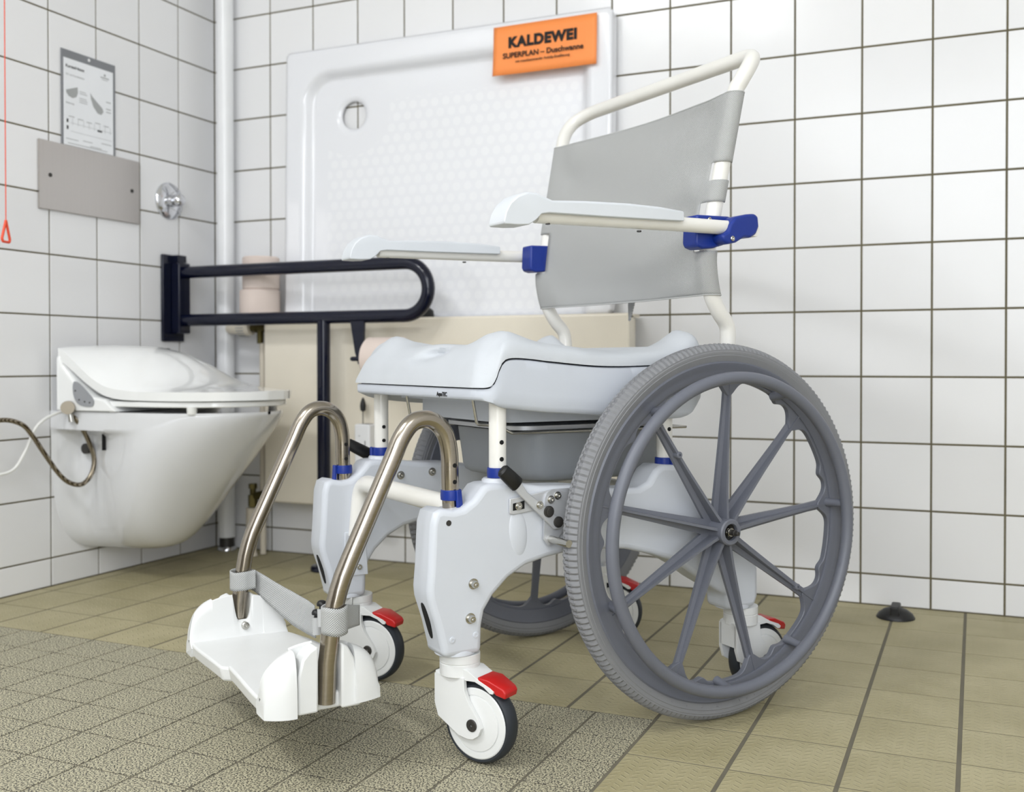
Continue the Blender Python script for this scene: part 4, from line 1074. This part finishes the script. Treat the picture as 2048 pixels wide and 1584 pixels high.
roll('toilet_roll', (.2370, -.0870, .7585), .0515, .0920, 'z', 'upper pink toilet roll of the two stacked on the radiator end')
# ------------------------------------------------------------------ radiator, valves, pipes
rad = thing('panel_radiator', 'cream flat panel radiator low on the back wall', 'radiator', (0, 0, 0))
bm = bmesh.new(); add_box(bm, (.7930, -.0800, .4160), (1.076, .040, .512)); bevel_mod(finish(bm, 'front_panel', 'cream', rad), .006, 3)
bm = bmesh.new()
add_box(bm, (.7930, -.0420, .4160), (1.060, .034, .490)); add_box(bm, (.7930, -.0560, .6665), (1.0760, .084, .0085))
finish(bm, 'back_panel', 'cream', rad, smooth=False)
bm = bmesh.new()
for x in (.45, 1.14): add_box(bm, (x, -.0145, .42), (.05, .021, .30))
finish(bm, 'wall_bracket', 'cream', rad, smooth=False)
tvv = thing('thermostat_valve', 'white thermostatic radiator valve head with brass body', 'valve', (0, -.062, .652))
bm = bmesh.new(); add_lathe(bm, [(.0, .100), (.014, .101), (.0175, .106), (.018, .138), (.0225, .142), (.0235, .172), (.020, .184), (.013, .186)], (0, 0, 0), 'x', 30); finish(bm, 'head', 'cream', tvv, angle=40)
bm = bmesh.new()
for k in range(18):
    a = 2*pi*k/18; add_box(bm, (.158, .0238*cos(a), .0238*sin(a)), (.026, .0022, .0022), Matrix.Rotation(a, 4, 'X'))
finish(bm, 'grip_rib', 'greyink', tvv, smooth=False)
bm = bmesh.new(); add_tube(bm, [(.184, 0, 0), (.236, 0, 0)], .0125, 8); add_tube(bm, [(.214, 0, 0), (.214, 0, -.045)], .0095, 8); add_tube(bm, [(.2, 0, 0), (.206, 0, 0)], .0155, 6); finish(bm, 'brass_body', 'brass', tvv, smooth=False)
bm = bmesh.new(); add_tube(bm, [(.2200, -.060, .608), (.2200, -.060, .210), (.2200, -.060, .004)], .0085, 16)
tag(finish(bm, 'radiator_pipe', 'pipe', None), 'thin ivory vertical pipe running down the left edge of the radiator', 'pipe')
lv = thing('return_valve', 'old brass return valve under the lower left corner of the radiator', 'valve', (.196, -.075, .170))
bm = bmesh.new(); add_tube(bm, [(0, 0, -.030), (0, 0, .004)], .0135, 6); add_tube(bm, [(0, 0, 0), (0, 0, .024)], .0085, 12); add_tube(bm, [(0, 0, .022), (0, 0, .036)], .0120, 6); add_tube(bm, [(0, 0, 0), (.030, .005, .004), (.060, .0, .012)], [.0105, .0130, .0120], 12)
finish(bm, 'brass_body', 'brass', lv, smooth=False)
bm = bmesh.new(); add_tube(bm, [(.198, -.085, .138), (.198, -.085, .010)], .0145, 20); add_tube(bm, [(.198, -.085, .012), (.198, -.085, .0015)], [.0155, .019], 20)
tag(finish(bm, 'floor_pipe', 'pipe', None), 'thick ivory pipe stub from the brass valve down to the floor', 'pipe')
# corner downpipe with chrome foot
bm = bmesh.new(); add_tube(bm, [(.0730, -.0400, .040), (.0730, -.0400, 2.548)], .0245, 36)
cp_ = finish(bm, 'corner_pipe', 'pvc', None); tag(cp_, 'white round vertical pipe in the corner of the room', 'pipe')
bm = bmesh.new(); add_tube(bm, [(.0730, -.040, .0015), (.0730, -.040, .044)], .0215, 30); finish(bm, 'dark_collar', 'dbolt', cp_)
bm = bmesh.new(); add_lathe(bm, [(.0270, .0012), (.0270, .006), (.023, .012), (.0217, .012)], (.0730, -.040, 0), 'z', 30, cap=False); finish(bm, 'chrome_foot', 'chrome', cp_)
# black stopper on the radiator, white box on the radiator front
bm = bmesh.new(); add_lathe(bm, [(.0260, .6712), (.0270, .6745), (.0250, .6900), (.0170, .6970), (.0, .6985)], (.7550, -.072, 0), 'z', 30)
tag(finish(bm, 'black_knob', 'black', None), 'small black rubber knob lying on the radiator beneath the rail bend', 'knob')
bx = thing('sensor_box', 'slim white box with a slot hung on the radiator front', 'box', (.6020, -.1180, 0))
bm = bmesh.new(); add_box(bm, (0, 0, .2750), (.0470, .036, .228)); bevel_mod(finish(bm, 'housing', 'pvc', bx), .004, 3)
bm = bmesh.new(); add_box(bm, (.008, .002, .3893), (.020, .014, .0012)); add_box(bm, (.010, -.0182, .32), (.0022, .0008, .05)); finish(bm, 'slot', 'hole', bx, smooth=False)
bm = bmesh.new(); add_box(bm, (-.008, -.0182, .358), (.004, .0006, .003)); add_box(bm, (-.008, -.0182, .338), (.004, .0006, .003)); finish(bm, 'print_mark', 'greyink', bx, smooth=False)
bm = bmesh.new(); add_tube(bm, [(-.004, -.006, .388), (-.004, -.006, .426)], .0014, 8); finish(bm, 'wire', 'dbolt', bx)
bm = bmesh.new()
add_lathe(bm, [(.002, .422), (.0072, .426), (.0080, .438), (.0068, .446), (.0025, .458), (.0, .460)], (-.004, -.006, 0), 'z', 16); finish(bm, 'black_loop', 'black', bx)
# ------------------------------------------------------------------ shower tray standing on the radiator
TX0, TX1, TZ0, TZ1 = .2905, 1.2680, .6728, 1.4300
TWd, THt = TX1-TX0, TZ1-TZ0
tray = thing('shower_tray', 'large white shower tray leaning upright on the radiator', 'shower tray', (TX0, -.0, TZ0))
tray.rotation_euler = (radians(-1.0), 0, 0); tray.location.y = -.0175
bm = bmesh.new()
def rr_sd(x, z, x0, x1, z0, z1, r):
    cx_, cz_ = (x0+x1)/2, (z0+z1)/2; hx, hz = (x1-x0)/2-r, (z1-z0)/2-r
    dx, dz = abs(x-cx_)-hx, abs(z-cz_)-hz
    return sqrt(max(dx, 0)**2+max(dz, 0)**2)+min(max(dx, dz), 0)-r
HC = (.2095, .5690); HR = .0420
def depth(x, z):
    sd = rr_sd(x, z, .055, TWd-.055, -.30, THt-.058, .092)      # inside negative
    t = min(max((-sd)/.030, 0), 1); t = t*t*(3-2*t)
    y = -.034+.0245*t
    d = sqrt((x-HC[0])**2+(z-HC[1])**2)
    q = min(max(1-(d-HR)/.014, 0), 1); y += .006*q*q
    so = rr_sd(x, z, 0, TWd, 0, THt, .018); e = min(max((so+.007)/.007, 0), 1); y += .006*e*e
    return y
# ring-wise grid: square patch around the hole in polar rows, plain grid elsewhere
xs_ = [TWd*i/150 for i in range(151)]; zs_ = [THt*j/118 for j in range(119)]
pi0, pi1 = 22, 43; pj0, pj1 = 78, 100
V = {}
def gv(i, j):
    if (i, j) not in V: V[(i, j)] = bm.verts.new((xs_[i], depth(xs_[i], zs_[j]), zs_[j]))
    return V[(i, j)]
for i in range(150):
    for j in range(118):
        if pi0 <= i < pi1 and pj0 <= j < pj1: continue
        x_, z_ = (xs_[i]+xs_[i+1])/2, (zs_[j]+zs_[j+1])/2
        if rr_sd(x_, z_, 0, TWd, 0, THt, .018) > .0: continue
        bm.faces.new((gv(i, j), gv(i+1, j), gv(i+1, j+1), gv(i, j+1)))
per = [(i, pj0) for i in range(pi0, pi1)]+[(pi1, j) for j in range(pj0, pj1)]+[(i, pj1) for i in range(pi1, pi0, -1)]+[(pi0, j) for j in range(pj1, pj0, -1)]
prev = [gv(*p) for p in per]
for k in range(1, 13):
    t = k/12; row = []
    for p in per:
        x, z = xs_[p[0]], zs_[p[1]]; a = atan2(z-HC[1], x-HC[0]); hx, hz = HC[0]+HR*cos(a), HC[1]+HR*sin(a)
        tt = 1-(1-t)**1.6; X, Z = x+(hx-x)*tt, z+(hz-z)*tt; row.append(bm.verts.new((X, depth(X, Z), Z)))
    for m_ in range(len(per)):
        bm.faces.new((prev[m_], prev[(m_+1) % len(per)], row[(m_+1) % len(per)], row[m_]))
    prev = row
row = [bm.verts.new((v.co.x, v.co.y+.002, v.co.z)) for v in prev]
for m_ in range(len(per)): bm.faces.new((prev[m_], prev[(m_+1) % len(per)], row[(m_+1) % len(per)], row[m_]))
tf = finish(bm, 'tray_surface', 'tray', tray, angle=70)
sdm = tf.modifiers.new('solid', 'SOLIDIFY'); sdm.thickness = .003; sdm.offset = 1
# rim skirt
bm = bmesh.new(); ol = [(p[0], p[1]) for p in rrect(0, TWd, THt/2, .018, 8, 2)]; ol = [(x, z+THt/2) for x, z in ol]
A = [bm.verts.new((x, -.0285, z)) for x, z in ol]; B = [bm.verts.new((x, -.001, z)) for x, z in ol]
for i in range(len(ol)): bm.faces.new((A[i], A[(i+1) % len(ol)], B[(i+1) % len(ol)], B[i]))
finish(bm, 'tray_skirt', 'tray', tray)
bm = bmesh.new(); add_box(bm, (.0155, -.0345, .2185), (.0200, .0006, .0750)); finish(bm, 'tape', 'tape', tray, smooth=False)
bm = bmesh.new(); add_box(bm, (.040, -.0345, .7100), (.0030, .0006, .0340), Matrix.Rotation(radians(38), 4, 'Y')); finish(bm, 'scratch_mark', 'greyink', tray, smooth=False)
bm = bmesh.new(); add_box(bm, (.965, -.0335, .4790), (.003, .0012, .006)); finish(bm, 'chip_mark', 'ink', tray, smooth=False)
# orange sign
sg = thing('orange_sign', 'orange card with black maker name taped to the shower tray', 'sign', (.9470, -.0470, 1.2905)); sg.rotation_euler = (radians(-1.0), 0, radians(-1.0))
bm = bmesh.new(); nx_ = 20; g = []
for i in range(nx_+1):
    g.append([bm.verts.new((.2850*i/nx_, -.0008-.003*exp(-(i/nx_/.22)**2)*(1-j/6)**2-.003*(1-j/6)**2, .1270*j/6)) for j in range(7)])
for i in range(nx_):
    for j in range(6): bm.faces.new((g[i][j], g[i+1][j], g[i+1][j+1], g[i][j+1]))
cdm = finish(bm, 'card', 'orange', sg); cdm.modifiers.new('solid', 'SOLIDIFY').thickness = .0006
MB_ = Matrix(((1, 0, 0, 0), (0, 0, -1, 0), (0, 1, 0, 0), (0, 0, 0, 1)))
def stext(body, size, x, z, bold, sx=1, y=-.0042, sp=1):
    text_mesh(body, size, Matrix.Translation((x, y, z)) @ MB_, 'ink', sg, 'lettering', bold, 'CENTER', .0003, sx, sp)
stext('KALDEWEI', .0360, .1380, .0700, .0021, 1.0, -.0030, 1.12)
stext('SUPERPLAN \u2013 Duschwanne', .0190, .1400, .0420, .0004, 1.02, -.0058)
stext('mit rutschhemmender Antislip-Emaillierung', .0085, .1400, .0280, .0001, 1.0, -.0068)
# ------------------------------------------------------------------ door stop on the floor
ds = thing('door_stop', 'black domed rubber door stop on the beige floor by the wall', 'door stop', (1.9370, -.1050, 0))
bm = bmesh.new(); add_lathe(bm, [(.0400, .0002), (.0400, .002), (.0350, .010), (.0250, .0175), (.0120, .0225), (.0, .0240)], (0, 0, 0), 'z', 36); finish(bm, 'dome', 'black', ds, angle=50)
bm = bmesh.new(); add_box(bm, (0, -.004, .0150), (.0190, .058, .028)); bevel_mod(finish(bm, 'bar', 'black', ds), .003, 2)
